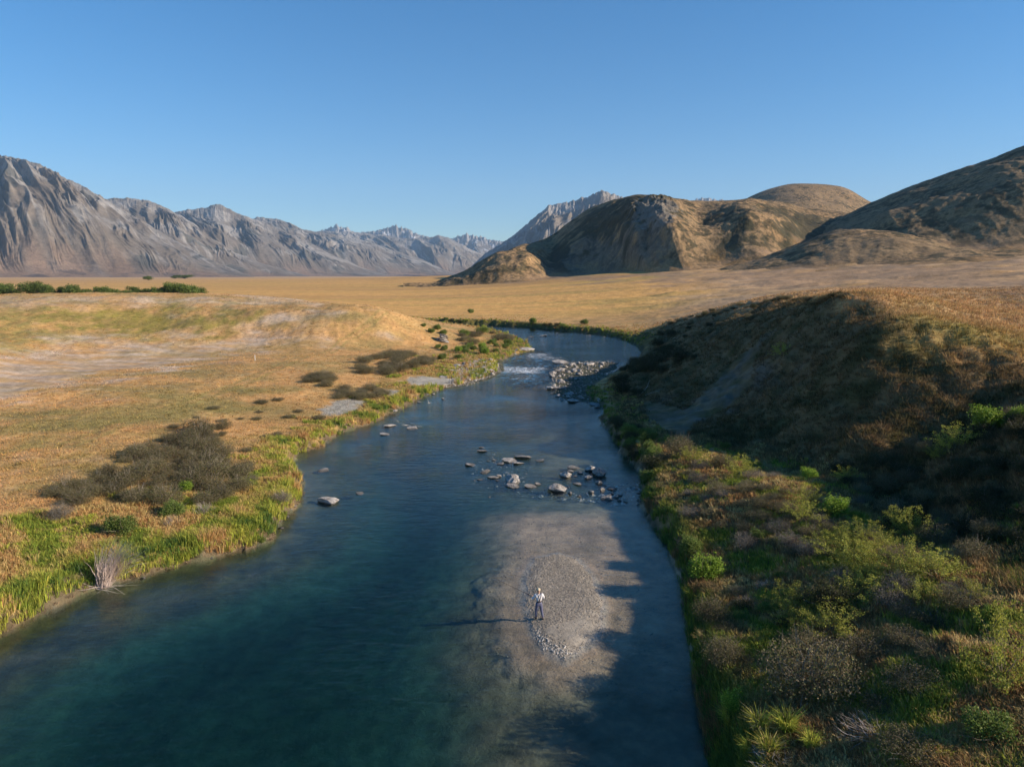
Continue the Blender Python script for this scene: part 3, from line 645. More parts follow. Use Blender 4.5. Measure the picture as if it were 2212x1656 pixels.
def join(parts):
    V, F, C_ = [], [], []; o = 0
    for v, f, c_ in parts:
        V.append(v); F.append(f+o); C_.append(c_); o += len(v)
    return np.concatenate(V), np.concatenate(F), np.concatenate(C_)
def qsample(n, t0, t1, r0, r1, p=1.0):
    t = rng.uniform(math.radians(t0), math.radians(t1), n)
    u = rng.random(n)
    if p == 0: r = r0*(r1/r0)**u
    else: r = (r0**-p+u*(r1**-p-r0**-p))**(-1/p)
    return r*np.sin(t), r*np.cos(t), t, np.log(r)
CG = dict(green=C3(.20, .24, .035), lime=C3(.36, .36, .055), tan=C3(.48, .33, .13), rust=C3(.40, .22, .085), dead=C3(.27, .19, .12), deep=C3(.08, .14, .03), brown=C3(.24, .15, .065), straw=C3(.58, .43, .18))
def pick(n1, names, w):
    cum = np.cumsum(w)/sum(w); i = np.searchsorted(cum, np.clip(n1, 0, .9999)); return np.array([CG[k] for k in names])[i]
parts = []
# left bank: lush sedge and dry tussock
x, y, a, b = qsample(105000, -42, 14, 24, 320, .62)
d = river_d(x, y); m = sdf(a, b, QP['lush'])+.05*fbm(a*20, b*20, 3, 7)
ok = (d > .15) & (((m < .0) & (a < .04)) | ((d < 4) & (x < 0)) | ((d < 7) & (y > 180)))
for k in ('sand1', 'sand2', 'sand3'): ok &= sdf(a, b, QP[k]) > .003
x, y, a, b, d = [q[ok] for q in (x, y, a, b, d)]
z = height(x, y); r = np.hypot(x, y)
nz = .5+.75*fbm(x/3.5, y/3.5, 4, 1)+rng.normal(0, .16, len(x))
edge = 1-sm(1.0, 4.5, d+1.2*fbm(x/5, y/5, 2, 2))
colr = mixc(pick(nz, ['green', 'lime', 'tan', 'rust', 'tan'], [2, 2, 3, 2, 2]), pick(nz, ['deep', 'green', 'lime', 'lime', 'tan', 'rust'], [2, 4, 3, 2, 2.5, 1]), edge)
hh = (.26+.26*edge+.12*rng.random(len(x)))*(.6+.7*rng.random(len(x)))*(1+.5*fbm(x/2.5, y/2.5, 2, 5))*(1+.45*sm(70, 130, r))
parts.append(blades(x, y, z, hh, .018+.0002*r, .65+0*x, colr, 22, .16+.12*rng.random(len(x)), True, (-.12, .05)))
# dead skirt hanging at the water's edge
x, y, a, b = qsample(60000, -46, 2, 20, 200, .75)
d = river_d(x, y); ok = (d > -.05) & (d < .75); x, y, d = x[ok], y[ok], d[ok]; z = height(x, y); r = np.hypot(x, y)
parts.append(blades(x, y, z, .16+.16*rng.random(len(x)), .02+.0002*r, 1.1+0*x, np.broadcast_to(CG['dead'], (len(x), 3))*(.7+.4*rng.random((len(x), 1))), 12, .12+0*x, False))
# short dry grass over the flats and the terraces
x, y, a, b = qsample(52000, -40, 3, 45, 300, .6)
d = river_d(x, y); m = sdf(a, b, QP['lush']); ok = (d > 2) & (m > -.02) & (sdf(a, b, QP['pale']) > -.03); x, y, a, b = x[ok], y[ok], a[ok], b[ok]
z = height(x, y); r = np.hypot(x, y)
gc = ground_color(x, y, z)
parts.append(blades(x, y, z, .10+.15*rng.random(len(x))**2, .03+.0006*r, 1.0+0*x, gc*(1.0+.30*rng.random((len(x), 1))-.12), 7, .25+.2*rng.random(len(x)), False))
V, F, Cc = join(parts)
tag(link('grass', mesh('grass left bank', V, F, Cc), MV), kind='stuff')
# right bank shelf
parts = []
x, y, a, b = qsample(78000, 5, 56, 15, 115, .6)
d = river_d(x, y); m = sdf(a, b, QP['rightshelf'])+.05*fbm(a*20, b*20, 3, 2)
ok = (d > .1) & ((m < .02) | (d < 5) | ((a > .60) & (np.hypot(x, y) < 48))); x, y, a, b, d = [q[ok] for q in (x, y, a, b, d)]
z = height(x, y); r = np.hypot(x, y)
nz = .5+.8*fbm(x/3.2, y/3.2, 3, 3)+rng.normal(0, .12, len(x))
edge = 1-sm(.5, 2.8, d)
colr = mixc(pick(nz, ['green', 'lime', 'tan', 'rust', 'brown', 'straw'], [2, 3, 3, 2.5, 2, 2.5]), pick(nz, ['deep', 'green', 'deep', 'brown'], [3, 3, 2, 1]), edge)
hh = (.22+.20*edge+.20*rng.random(len(x)))
parts.append(blades(x, y, z, hh, .020+.00025*r, .6+0*x, colr, 18, .15+.15*rng.random(len(x)), True))
# bluff, hollow and plateau: brown and straw tussock
x, y, a, b = qsample(110000, 8, 44, 32, 230, .55)
d = river_d(x, y); m = sdf(a, b, QP['rightshelf']); z = height(x, y); ok = (d > 2) & (m > 0) & (sdf(a, b, QP['scree']) > .015) & (sdf(a, b, QP['bbeach']) > .0)
x, y, a, b, z = [q[ok] for q in (x, y, a, b, z)]; r = np.hypot(x, y)
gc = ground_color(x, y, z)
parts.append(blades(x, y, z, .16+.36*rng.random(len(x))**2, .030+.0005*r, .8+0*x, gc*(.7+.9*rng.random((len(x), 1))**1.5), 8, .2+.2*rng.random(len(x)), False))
V, F, Cc = join(parts)
tag(link('grass', mesh('grass right bank', V, F, Cc), MV), kind='stuff')

# gravel on the bar (loose pebbles) and on the shallow shelf around it
def pebbles(n, poly, lo, hi, dens, colr, zoff=0):
    xs0, ys0 = poly.min(0)-1; xs1, ys1 = poly.max(0)+1
    x = rng.uniform(xs0, xs1, n); y = rng.uniform(ys0, ys1, n)
    s = sdf(x, y, poly); ok = dens(x, y, s) > rng.random(n); x, y = x[ok], y[ok]; n = len(x)
    z = height(x, y)+zoff
    base = np.array([[1, 0, 0], [-1, 0, 0], [0, 1, 0], [0, -1, 0], [0, 0, 1], [0, 0, -1]], float)
    f = np.array([[0, 2, 4], [2, 1, 4], [1, 3, 4], [3, 0, 4], [2, 0, 5], [1, 2, 5], [3, 1, 5], [0, 3, 5]])
    sz = lo+(hi-lo)*rng.random((n, 1, 1))**3
    sc = sz*np.stack([.8+.5*rng.random(n), .8+.5*rng.random(n), .4+.4*rng.random(n)], -1)[:, None]
    v = base[None]*sc+rng.normal(0, .12, (n, 6, 3))*sz
    a = rng.random(n)*6.28; ca, sa = np.cos(a)[:, None], np.sin(a)[:, None]
    v = np.stack([v[..., 0]*ca-v[..., 1]*sa+x[:, None], v[..., 0]*sa+v[..., 1]*ca+y[:, None], v[..., 2]+z[:, None]+.3*sz[..., 0]], -1)
    cc = colr*(.65+.75*rng.random((n, 1, 1))**2)+np.zeros((n, 6, 3))
    return v.reshape(-1, 3), ((np.arange(n)*6)[:, None, None]+f[None]).reshape(-1, 3), np.clip(cc, .02, .8).reshape(-1, 3)
MP = veg_mat('pebbles', .6, 0)
def bden(x, y, s):
    swirl = ell([(1215, 1350), (1270, 1335), (1290, 1375), (1240, 1392), (1200, 1385), (1180, 1360)])
    return np.clip(-s*1.2+.15, 0, 1)*(.45+.5*np.clip(fbm(x/1.1, y/1.1, 3, 2)+.3, 0, 1))*np.where(sdf(x, y, swirl) < .1, .05, 1)
rimp = ell([(1150, 1350), (1172, 1362), (1190, 1390), (1240, 1404), (1262, 1396), (1225, 1428), (1172, 1406), (1150, 1375)])
pp = [pebbles(75000, BAR, .012, .048, bden, C3(.35, .30, .24)),
      pebbles(9000, rimp, .018, .065, lambda x, y, s: np.clip(-s*2+.1, 0, .95), C3(.50, .45, .39)),
      pebbles(9000, SHALLOWS[1][0], .02, .06, lambda x, y, s: .5*(fbm(x/1.5, y/1.5, 3, 4) > .1), C3(.22, .19, .15)),
      pebbles(4200, SHALLOWS[5][0], .06, .24, lambda x, y, s: np.clip(.3-s, 0, .9), C3(.30, .26, .22)),
      pebbles(6500, SHALLOWS[6][0], .05, .22, lambda x, y, s: np.clip(.3-s, 0, .9), C3(.42, .37, .32)),
      pebbles(900, ell([(1260, 1010), (1300, 1040), (1385, 1040), (1392, 1095), (1300, 1085), (1240, 1078), (1180, 1072), (1100, 1060), (1120, 1052), (1250, 1062), (1290, 1060)]), .06, .26, lambda x, y, s: np.clip(.3-s, 0, .9), C3(.34, .30, .26), .12),
      pebbles(260, ell([(1010, 995), (1060, 975), (1140, 985), (1160, 1010), (1120, 1050), (1030, 1050)]), .06, .24, lambda x, y, s: np.clip(.3-s, 0, .9), C3(.30, .26, .22), .14)]
V, F, Cc = join(pp)
tag(link('gravel', mesh('gravel', V, F, Cc), MP), kind='stuff')

# ------------------------------------------------------------------ vegetation: single plants
MLEAF = veg_mat('leaves', .65, .38); MTWIG = veg_mat('twigs', .85, 0)
def leaf_cloud(lobes, n, size, cols, up=.3, flat=1.0, surf=.6, aspect=.6):
    """leaf sized quads through the volume of a few lobes; lobes: (x, y, z, rx, ry, rz)"""
    lob = np.array(lobes, float); vol = lob[:, 3]*lob[:, 4]*lob[:, 5]; i = rng.choice(len(lob), n, p=vol/vol.sum())
    dd = rng.normal(0, 1, (n, 3)); dd /= np.linalg.norm(dd, axis=1)[:, None]
    rad = rng.random(n)**(1/3*(1-surf)+.08)
    nn = .55+.85*np.clip(.5+perlin(dd[:, 0]*2.2+i*3.1, dd[:, 1]*2.2+dd[:, 2]*2.5, 1)+.6*perlin(dd[:, 0]*5+i, dd[:, 2]*5-dd[:, 1]*4, 2), 0, 1)
    p = lob[i, :3]+dd*lob[i, 3:]*(rad*nn)[:, None]
    p[:, 2] = np.where(p[:, 2] < .02, np.abs(p[:, 2])*.5+.02, p[:, 2])
    t = rng.normal(0, 1, (n, 3)); t[:, 2] += up; t /= np.linalg.norm(t, axis=1)[:, None]
    o = rng.normal(0, 1, (n, 3)); bta = np.cross(t, o); bta /= np.linalg.norm(bta, axis=1)[:, None]
    s = size*(.6+.8*rng.random((n, 1)))
    V = np.stack([p-t*s*.5, p+bta*s*aspect*.5, p+t*s*.5, p-bta*s*aspect*.5], 1)
    ci = rng.choice(len(cols), n); cc = np.array(cols)[ci]*(.82+.36*rng.random((n, 1)))
    return V.reshape(-1, 3), (np.arange(n)*4)[:, None]+[0, 1, 2, 3], np.repeat(np.clip(cc, .008, .8), 4, axis=0)
def twig_mesh(starts, steps, segl, rad, dirf, colr, taper=.9):
    """three-sided tapering twigs"""
    Vs, Fs, Cs = [], [], []; o = 0
    for p0, d0 in starts:
        p = np.array(p0, float); d = np.array(d0, float); pts = [p.copy()]
        for k in range(steps):
            d = dirf(d, k/steps); d = d/np.linalg.norm(d); p = p+d*segl*(.8+.4*rng.random()); pts.append(p.copy())
        r_ = rad*(.7+.6*rng.random())
        for k, q in enumerate(pts):
            rr_ = r_*(1-taper*k/steps)
            for j in range(3):
                an = j*2.094+k*.2; Vs.append(q+np.array([math.cos(an)*rr_, math.sin(an)*rr_, math.sin(an+1)*rr_*.6]))
        for k in range(steps):
            for j in range(3):
                a_, b_ = o+k*3+j, o+k*3+(j+1) % 3; Fs.append((a_, b_, b_+3, a_+3))
        o += len(pts)*3; cv = colr*(.75+.5*rng.random()); Cs += [cv]*(len(pts)*3)
    return np.array(Vs), np.array(Fs), np.array(Cs)
def jitter(amt, up=0):
    return lambda d, t: d+rng.normal(0, amt, 3)+np.array([0, 0, up])
def fan(n, tilt0, tilt1, r0=.05):
    out = []
    for _ in range(n):
        a = rng.random()*6.283; t = rng.uniform(tilt0, tilt1)
        out.append(((math.cos(a)*r0, math.sin(a)*r0, -.05), (math.cos(a)*math.sin(t), math.sin(a)*math.sin(t), math.cos(t))))
    return out
CB = dict(mata=[C3(.17, .13, .07), C3(.23, .18, .11), C3(.10, .09, .045), C3(.15, .15, .055)],
          dark=[C3(.055, .065, .022), C3(.07, .07, .03), C3(.05, .045, .025)],
          bright=[C3(.20, .30, .035), C3(.28, .36, .05), C3(.15, .24, .03)],
          briar=[C3(.36, .35, .05), C3(.22, .25, .045), C3(.36, .33, .07)],
          mid=[C3(.11, .17, .03), C3(.15, .20, .045), C3(.19, .22, .06)],
          willow=[C3(.12, .165, .035), C3(.16, .20, .05), C3(.09, .13, .035)],
          grey=[C3(.25, .21, .17), C3(.19, .16, .125), C3(.14, .12, .085)])
PROTO = {}
def proto(key, build):
    PROTO[key] = build()
def lobes_round(n, R, H, k=.46):
    L = [(0, 0, H*.45, R*.75, R*.75, H*.5)]
    for i in range(n):
        a = i*6.283/n+rng.uniform(-.4, .4); q = rng.uniform(.35, .62)*R
        L.append((math.cos(a)*q, math.sin(a)*q, H*rng.uniform(.3, .68), R*k*rng.uniform(.7, 1.1), R*k*rng.uniform(.7, 1.1), H*rng.uniform(.26, .42)))
    return L
def P_mata(R=1, H=1.0, cols='mata', n=8500, size=.05, tw=34):
    me = mesh('foliage', *leaf_cloud(lobes_round(7, R, H), n, size, CB[cols], .3, surf=.75, aspect=.45))
    me2 = mesh('branches', *twig_mesh(fan(tw, .1, 1.25), 6, .22*R, .014, jitter(.28, .02), C3(.20, .17, .14)))
    return me, me2
def P_leafy(R=1, H=1.2, cols='bright', n=5200, size=.075, k=.38, lob=10):
    me = mesh('foliage', *leaf_cloud(lobes_round(lob, R, H, k)[1:]+[(0, 0, H*.62, R*.45, R*.45, H*.33)], n, size, CB[cols], .2, surf=.5, aspect=.75))
    me2 = mesh('branches', *twig_mesh(fan(16, .1, 1.0), 6, .20*H, .022, jitter(.2, .05), C3(.20, .16, .11)))
    return me, me2
def P_spray(R=1, H=1.3, cols='briar', n=3400, tw=26):
    st = fan(tw, .15, 1.05); V, F, Cc = twig_mesh(st, 7, .2*H, .013, jitter(.22, -.03), C3(.20, .16, .10))
    tips = V.reshape(tw, 8, 3, 3)[:, 3:, 0].reshape(-1, 3)
    lob = [(p[0], p[1], max(p[2], .08), .17, .17, .12) for p in tips]
    return mesh('foliage', *leaf_cloud(lob, n, .06, CB[cols], .2, surf=.3, aspect=.75)), mesh('branches', V, F, Cc)
def P_dead(R=1, H=1.2, tw=120, colr=C3(.40, .33, .28)):
    return None, mesh('branches', *twig_mesh(fan(tw, .0, 1.5, .12), 8, .16*R, .016, jitter(.2, .04), colr))
def P_tussock(n=150, H=.9, c1='lime', c2='green'):
    b1 = blades(np.zeros(1), np.zeros(1), np.zeros(1), np.array([H]), np.array([.028]), np.array([.75]), CG[c1][None], n, np.array([.14]), True)
    b2 = blades(np.zeros(1), np.zeros(1), np.zeros(1), np.array([H*.85]), np.array([.028]), np.array([.9]), CG[c2][None], n//2, np.array([.18]), True)
    return mesh('tussock', *join([b1, b2])), None
for i in range(4): proto('mata%d' % i, lambda: P_mata(1, rng.uniform(.85, 1.1)))
for i in range(2): proto('greym%d' % i, lambda: P_mata(1, 1.1, 'grey', 5000, .045, 90))
for i in range(3): proto('dark%d' % i, lambda: P_mata(1, 1.0, 'dark', 5000, .07, 20))
for i in range(2): proto('bright%d' % i, lambda: P_leafy())
for i in range(2): proto('mid%d' % i, lambda: P_leafy(1, 1.1, 'mid', 5200, .07))
for i in range(3): proto('briar%d' % i, lambda: P_spray())
for i in range(2): proto('dead%d' % i, lambda: P_dead())
for i in range(3): proto('tus%d' % i, lambda: P_tussock(150, .9, ('lime', 'tan', 'lime')[i], ('green', 'lime', 'straw')[i]))
NV = dict(mata=4, greym=2, dark=3, bright=2, mid=2, briar=3, dead=2, tus=3)
CATN = dict(mata='shrub', greym='shrub', dark='shrub', bright='bush', mid='bush', briar='bush', dead='dead_bush', tus='tussock')
PLANTS = []
def plant(kind, x, y, size, label, group=None, hs=1.0, small=False, z=None, cat=None):
    v = random.randrange(NV[kind]); fo, br = PROTO['%s%d' % (kind, v)]
    z = float(height(np.array([x]), np.array([y]))[0])-.04 if z is None else z
    rz = random.random()*6.28; s = (size*random.uniform(.92, 1.08), size*random.uniform(.92, 1.08), size*hs)
    nm = CATN[kind]
    if kind == 'tus' or fo is None or small:
        o = link(nm, fo or br, MV if kind == 'tus' else (MLEAF if fo else MTWIG)); o.location = (x, y, z); o.rotation_euler = (0, 0, rz); o.scale = s
    else:
        o = bpy.data.objects.new(nm, None); COL.objects.link(o); o.empty_display_size = .3
        o.location = (x, y, z); o.rotation_euler = (0, 0, rz); o.scale = s
        link('foliage', fo, MLEAF, o)
        if br: link('branches', br, MTWIG, o)
    tag(o, label, cat or nm.replace('_', ' '), group); PLANTS.append(o); return o
def at(kind, u, v, size, label, group=None, **k):
    x, y, z = G(u, v); return plant(kind, x, y, size, label, group, **k)
def where(items):
    """for each (u-like, v-like, size) say where it stands in its patch, so that each can be told apart"""
    A = np.array([[math.atan2(a, b), -math.hypot(a, b), s] for a, b, s in items]); n = len(A); out = []
    ru, rv, rs_ = [np.argsort(np.argsort(A[:, i]))/max(n-1, 1) for i in range(3)]
    for i in range(n):
        su = ['far left end', 'left part', 'left of centre', 'right of centre', 'right part', 'far right end'][min(5, int(ru[i]*6))] if n > 10 else ['left', 'middle', 'right'][min(2, int(ru[i]*3))]
        sv = ['back', 'middle', 'front'][min(2, int(rv[i]*3))]
        ss = ['small', 'medium', 'large'][min(2, int(rs_[i]*3))] if n > 24 else ['small', 'large'][int(rs_[i]*1.99)]
        out.append((ss, su, sv))
    return out
def fill(kinds, poly, n, smin, smax, label, group, gap=.8, **k):
    """spread shrubs inside a patch of ground whose outline is given by sight lines"""
    W_ = np.array([G(*p)[:2] for p in poly]); lo, hi = W_.min(0), W_.max(0); got = []; tries = 0
    while len(got) < n and tries < 6000:
        tries += 1
        x, y = random.uniform(lo[0], hi[0]), random.uniform(lo[1], hi[1])
        s = random.uniform(smin, smax)
        if sdf(np.array([x]), np.array([y]), W_)[0] > -.1 or river_d(np.array([x]), np.array([y]))[0] < .4: continue
        if any((x-a)**2+(y-b)**2 < (gap*(s+t))**2 for a, b, t in got): continue
        got.append((x, y, s))
    for (x, y, s), (ss, su, sv) in zip(got, where(got)):
        plant(random.choice(kinds), x, y, s, '%s %s, %s row, %s' % (ss, label, sv, su), group, **k)
# --- left bank
fill(['mata'], [(85, 1085), (150, 1052), (200, 1035), (250, 1015), (290, 975), (350, 955), (420, 928), (490, 922), (500, 945), (470, 985), (530, 1010), (545, 1035), (500, 1090), (400, 1098), (300, 1085), (180, 1092)],
     58, .6, 1.75, 'thorny grey shrub of the big left bank thicket', 'shrubs of the large left bank thicket', .52)
fill(['mata'], [(745, 812), (770, 790), (840, 765), (925, 770), (950, 795), (900, 818), (830, 822)], 26, 1.2, 2.2, 'grey shrub in thicket above the stony spit', 'shrubs of the thicket above the stony spit', .5, hs=.8)
fill(['mata'], [(660, 838), (668, 815), (718, 812), (725, 835)], 7, 1.2, 1.8, 'grey shrub in clump on the dry flat', 'small clump above the sand patch', .5, hs=.75)
fill(['mata'], [(728, 868), (735, 842), (800, 838), (838, 850), (810, 866), (770, 862)], 12, .9, 1.6, 'grey shrub just behind the sand patch', 'shrubs behind the sand patch', .5, hs=.8)
fill(['mata', 'mata', 'mid'], [(985, 735), (1010, 716), (1085, 720), (1112, 736), (1050, 745), (1000, 748)], 17, 1.2, 2.4, 'dark shrub on the far grassy point', 'shrubs on the far point', .6, hs=.8)
fill(['mid', 'bright', 'mid'], [(960, 745), (1010, 742), (1120, 744), (1100, 756), (1000, 770)], 12, .9, 1.6, 'green bush on the far grassy point', 'green bushes on the far point', .8)
for u, v, s, k in [(462, 882, .9, 'mata'), (375, 925, .8, 'mata'), (425, 903, .5, 'mata'), (565, 872, 1.1, 'mata'), (600, 866, .9, 'mata'), (555, 905, .8, 'mata'), (520, 905, .5, 'mata'), (625, 902, .9, 'mata'), (645, 890, .7, 'mata'),
                   (575, 945, .7, 'mata'), (600, 940, .7, 'mata'), (532, 975, .8, 'mata'), (690, 905, 1.0, 'mata'), (560, 890, .6, 'mata'), (480, 912, .8, 'mata')]:
    at(k, u, v, s, 'low grey brown shrub scattered on dry grass between the large thicket and the sand patch', 'scattered shrubs on the left flat', hs=.6)
for u, v, s in [(945, 712, 1.4), (932, 718, 1.2), (958, 722, 1.3), (960, 756, 1.2), (946, 752, 1.0), (990, 775, 1.0), (955, 775, 1.2), (915, 705, .9)]:
    at('mid', u, v, s, 'small green bush on the slope around the rock outcrop', 'green bushes around the rock outcrop')
at('greym', 130, 1122, 1.0, 'round pale grey leafless shrub standing alone below the left thicket')
at('mid', 262, 1150, 1.15, 'yellow green leafy bush in front of the left thicket')
at('mid', 375, 1112, 1.05, 'green bush at the lower edge of the left thicket, beside its right half')
at('bright', 400, 1062, .8, 'bright yellow green bush growing up through the left thicket')
at('dead', 440, 1108, .8, 'tangle of bare grey branches at the lower right edge of the left thicket')
at('dead', 372, 1130, .6, 'small pale tangle of bare branches in the green sedge below the thicket')
at('greym', 607, 1085, .85, 'grey twiggy shrub on the left bank point right at the waterline')
at('greym', 548, 1042, .6, 'small shrub flecked with white blossom right of the left thicket')
# --- far bank
for u, v, s, l in [(1017, 676, 1.8, 'lone dark green bush on the golden plain beyond the bend'), (1151, 699, 1.9, 'rounded green bush on the far bank above the bend of the river'), (1263, 700, 1.7, 'green bush on the far bank near the right end of the bend')]:
    at('mid', u, v, s, l)
fill(['dark', 'mid'], [(930, 690), (1000, 698), (1100, 700), (1200, 708), (1340, 728), (1345, 722), (1200, 702), (1000, 692)], 20, .7, 1.3, 'green bush along the far river bank', 'row of bushes along the far bank', .8, hs=.8)
# --- bluff foot and rim
fill(['dark'], [(1290, 858), (1345, 800), (1400, 765), (1425, 720), (1480, 715), (1470, 790), (1400, 850), (1330, 885)], 34, .9, 1.9, 'dark bush at foot of bluff', 'dark bushes at the foot of the bluff', .62)
fill(['dark', 'mid'], [(1320, 905), (1400, 940), (1420, 1000), (1400, 1050), (1360, 980), (1330, 930)], 16, .8, 1.3, 'dark bush on the shaded riverbank', 'bushes on the shaded bank', .8)
_rim = ['far end', 'far part', 'stretch before the middle', 'stretch after the middle', 'near part', 'near end beside the lit plateau']
for i in range(26):
    t = i/25; u = 1450+370*t; v = float(np.interp(u, [1440, 1500, 1560, 1640, 1700, 1820], [697, 683, 670, 657, 649, 645]))+random.uniform(0, 8)
    at('mata' if i % 3 else 'dark', u, v, random.uniform(.7, 1.3), ['small dark', 'grey', 'brown grey'][i % 3]+' shrub on the bluff rim, '+_rim[min(5, int(t*6))], 'shrubs on the bluff rim', hs=.8)
fill(['dark', 'mata'], [(1480, 700), (1640, 660), (1700, 680), (1600, 740), (1520, 780), (1450, 800)], 26, .5, 1.1, 'dark shrub on upper bluff face', 'shrubs on the bluff face', .9)
at('briar', 1688, 772, .9, 'tiny yellow green bush alone high on the shaded bluff face')
# --- shaded hollow
fill(['dark', 'mata', 'dark'], [(1780, 1030), (1900, 1000), (2050, 930), (2212, 900), (2330, 1000), (2330, 1230), (2140, 1230), (2000, 1180), (1880, 1110)], 60, .6, 1.25, 'dark shrub in the shaded hollow', 'dark shrubs in the hollow', .62)
R_ = [('mata', 1470, 985, 1.35, 'tall grey feathery shrub nearest the water below the bluff', 1.35), ('mata', 1432, 992, .8, 'small grey shrub left of the tall feathery one', 1),
      ('briar', 1500, 1000, .9, 'yellow green bush right of the tall grey feathery shrub', .9), ('mata', 1560, 1005, 1.0, 'grey shrub between two yellow green bushes at the top of the shelf', 1),
      ('mid', 1566, 972, .6, 'small green bush poking above the shaded slope', 1), ('briar', 1603, 1030, .95, 'yellow green bush at the upper edge of the shelf beside blond grass', 1),
      ('bright', 1748, 1040, .75, 'green bush catching the sun at the edge of the dark hollow', 1), ('briar', 1826, 1042, .6, 'small yellow green bush alone in the dark hollow', 1),
      ('bright', 2135, 925, 1.45, 'large bright green bush on the slope at the right edge', 1), ('bright', 2205, 930, .9, 'green bush at the frame edge beside the large bright one', 1),
      ('briar', 2065, 985, 1.05, 'yellow green spray of a bush below the large bright green bush', 1), ('briar', 2030, 1000, .6, 'little yellow green bush left of the spray in the hollow', 1),
      ('briar', 1735, 1082, .75, 'yellow green bush on the shadow line of the shelf', .9), ('bright', 1803, 1115, .9, 'green bush with upright shoots on the shadow line', 1.2), ('briar', 1735, 1130, .8, 'loose yellow green bush left of the upright green one', 1),
      ('briar', 1865, 1165, .8, 'yellow green bush at the top of the long briar patch', .9), ('briar', 1975, 1160, .8, 'yellow green bush at the edge of the hollow, right end of the row', 1.2), ('briar', 1940, 1150, .7, 'upright yellow green bush second from the right end of the row', 1.3),
      ('bright', 1525, 1248, 1.05, 'vivid lime green bush on the right bank close to the water', 1.05), ('bright', 1590, 1530, .62, 'small lime green bush over the dark water in the lower right', 1),
      ('briar', 1712, 1325, .75, 'yellow green bush right of the bare branches', 1), ('briar', 1705, 1350, .55, 'yellow green bush below the first one right of the bare branches', 1),
      ('dark', 1795, 1322, 1.15, 'dense dark olive shrub in the middle of the right shelf', 1.05), ('briar', 1800, 1375, .9, 'yellow green bush hugging the foot of the dark olive shrub', .8),
      ('mata', 1752, 1505, 1.75, 'biggest grey brown shrub in the lower right', 1.05), ('mata', 1745, 1425, 1.1, 'grey shrub touching the back of the biggest one', 1.1),
      ('mata', 1870, 1425, 1.1, 'wide flat grey shrub right of the biggest one', .7), ('mata', 1965, 1395, 1.0, 'low grey shrub among straw grass, left of a pair', .7), ('mata', 2015, 1425, .8, 'low dark grey shrub among straw grass, right of a pair', .7),
      ('mata', 1975, 1500, 1.0, 'grey shrub on green grass below the pair', .8), ('mata', 1905, 1540, .7, 'grey shrub above the pile of bare branches', .8), ('dead', 1900, 1600, 1.0, 'pile of bare grey branches in the lower right corner', .4),
      ('mata', 1965, 1640, 1.0, 'grey brown shrub at the bottom edge beside the branch pile', .7), ('dead', 1680, 1650, .8, 'bare twigs at the bottom edge among sedge', .5),
      ('dead', 1612, 1310, .7, 'whitened bare branches lying on the right bank', .6), ('dead', 1655, 1270, .5, 'small bare bush above the whitened branches', .8),
      ('briar', 2165, 1470, .9, 'sparse tall green bush on straw grass near the right edge', 1.6), ('mid', 2140, 1590, .9, 'green bush in the lower right corner', .8), ('greym', 1855, 1090, .5, 'small pale bush with reddish twigs at the hollow rim', 1),
      ('mid', 1640, 1165, .6, 'dark green rounded bush behind the vivid lime one', 1), ('greym', 1750, 1205, .9, 'pale twiggy shrub in the middle of the shelf', .8)]
R_ += [('mata', 1536, 1345, .9, 'dark grey shrub at the bank edge between the two lone tussocks', 1.3), ('mata', 1562, 1435, .9, 'dark grey shrub at the bank edge below the lone yellow tussock', 1.2), ('mid', 1492, 1195, .8, 'green shrub at the bank edge left of the vivid lime bush', 1.3)]
for k, u, v, s, l, hs in R_: at(k, u, v, s*1.15, l, hs=hs)
fill(['mata', 'greym', 'mata'], [(1480, 1000), (1640, 1020), (1800, 1120), (1820, 1210), (1700, 1230), (1600, 1190), (1480, 1120)], 34, .6, 1.15, 'grey shrub in rusty grass, upper shelf', 'low shrubs on the upper shelf', .7, hs=.75)
fill(['briar', 'briar', 'greym', 'mata'], [(1770, 1180), (1900, 1160), (2050, 1250), (2130, 1300), (2050, 1350), (1900, 1340), (1820, 1290)], 34, .65, 1.2, 'bush in the long briar patch', 'bushes of the briar patch', .58, hs=.75)
fill(['mata', 'mid', 'dark'], [(1560, 1260), (1700, 1240), (1760, 1280), (1700, 1500), (1600, 1480), (1560, 1350)], 22, .35, .7, 'shrub in sedge beside the river', 'small shrubs in the sedge', .9, hs=.8)
for u, v, s, l in [(1495, 1300, 1.1, 'yellow green sedge tussock drooping below the vivid lime bush'), (1522, 1400, 1.0, 'yellow sedge tussock leaning over the river, lone below the first'), (1578, 1560, 1.1, 'long sedge tussock leaning over the water in the lower right'),
                   (1640, 1585, 1.1, 'sedge tussock with straw tips second from the water'), (1700, 1590, 1.15, 'straw coloured sedge tussock below the biggest grey shrub'), (1660, 1635, 1.0, 'green sedge tussock near the bottom edge'),
                   (1750, 1620, .9, 'green sedge tussock right of the straw coloured one'), (1620, 1640, 1.0, 'sedge tussock at the bottom edge closest to the water')]:
    at('tus', u, v, s, l)
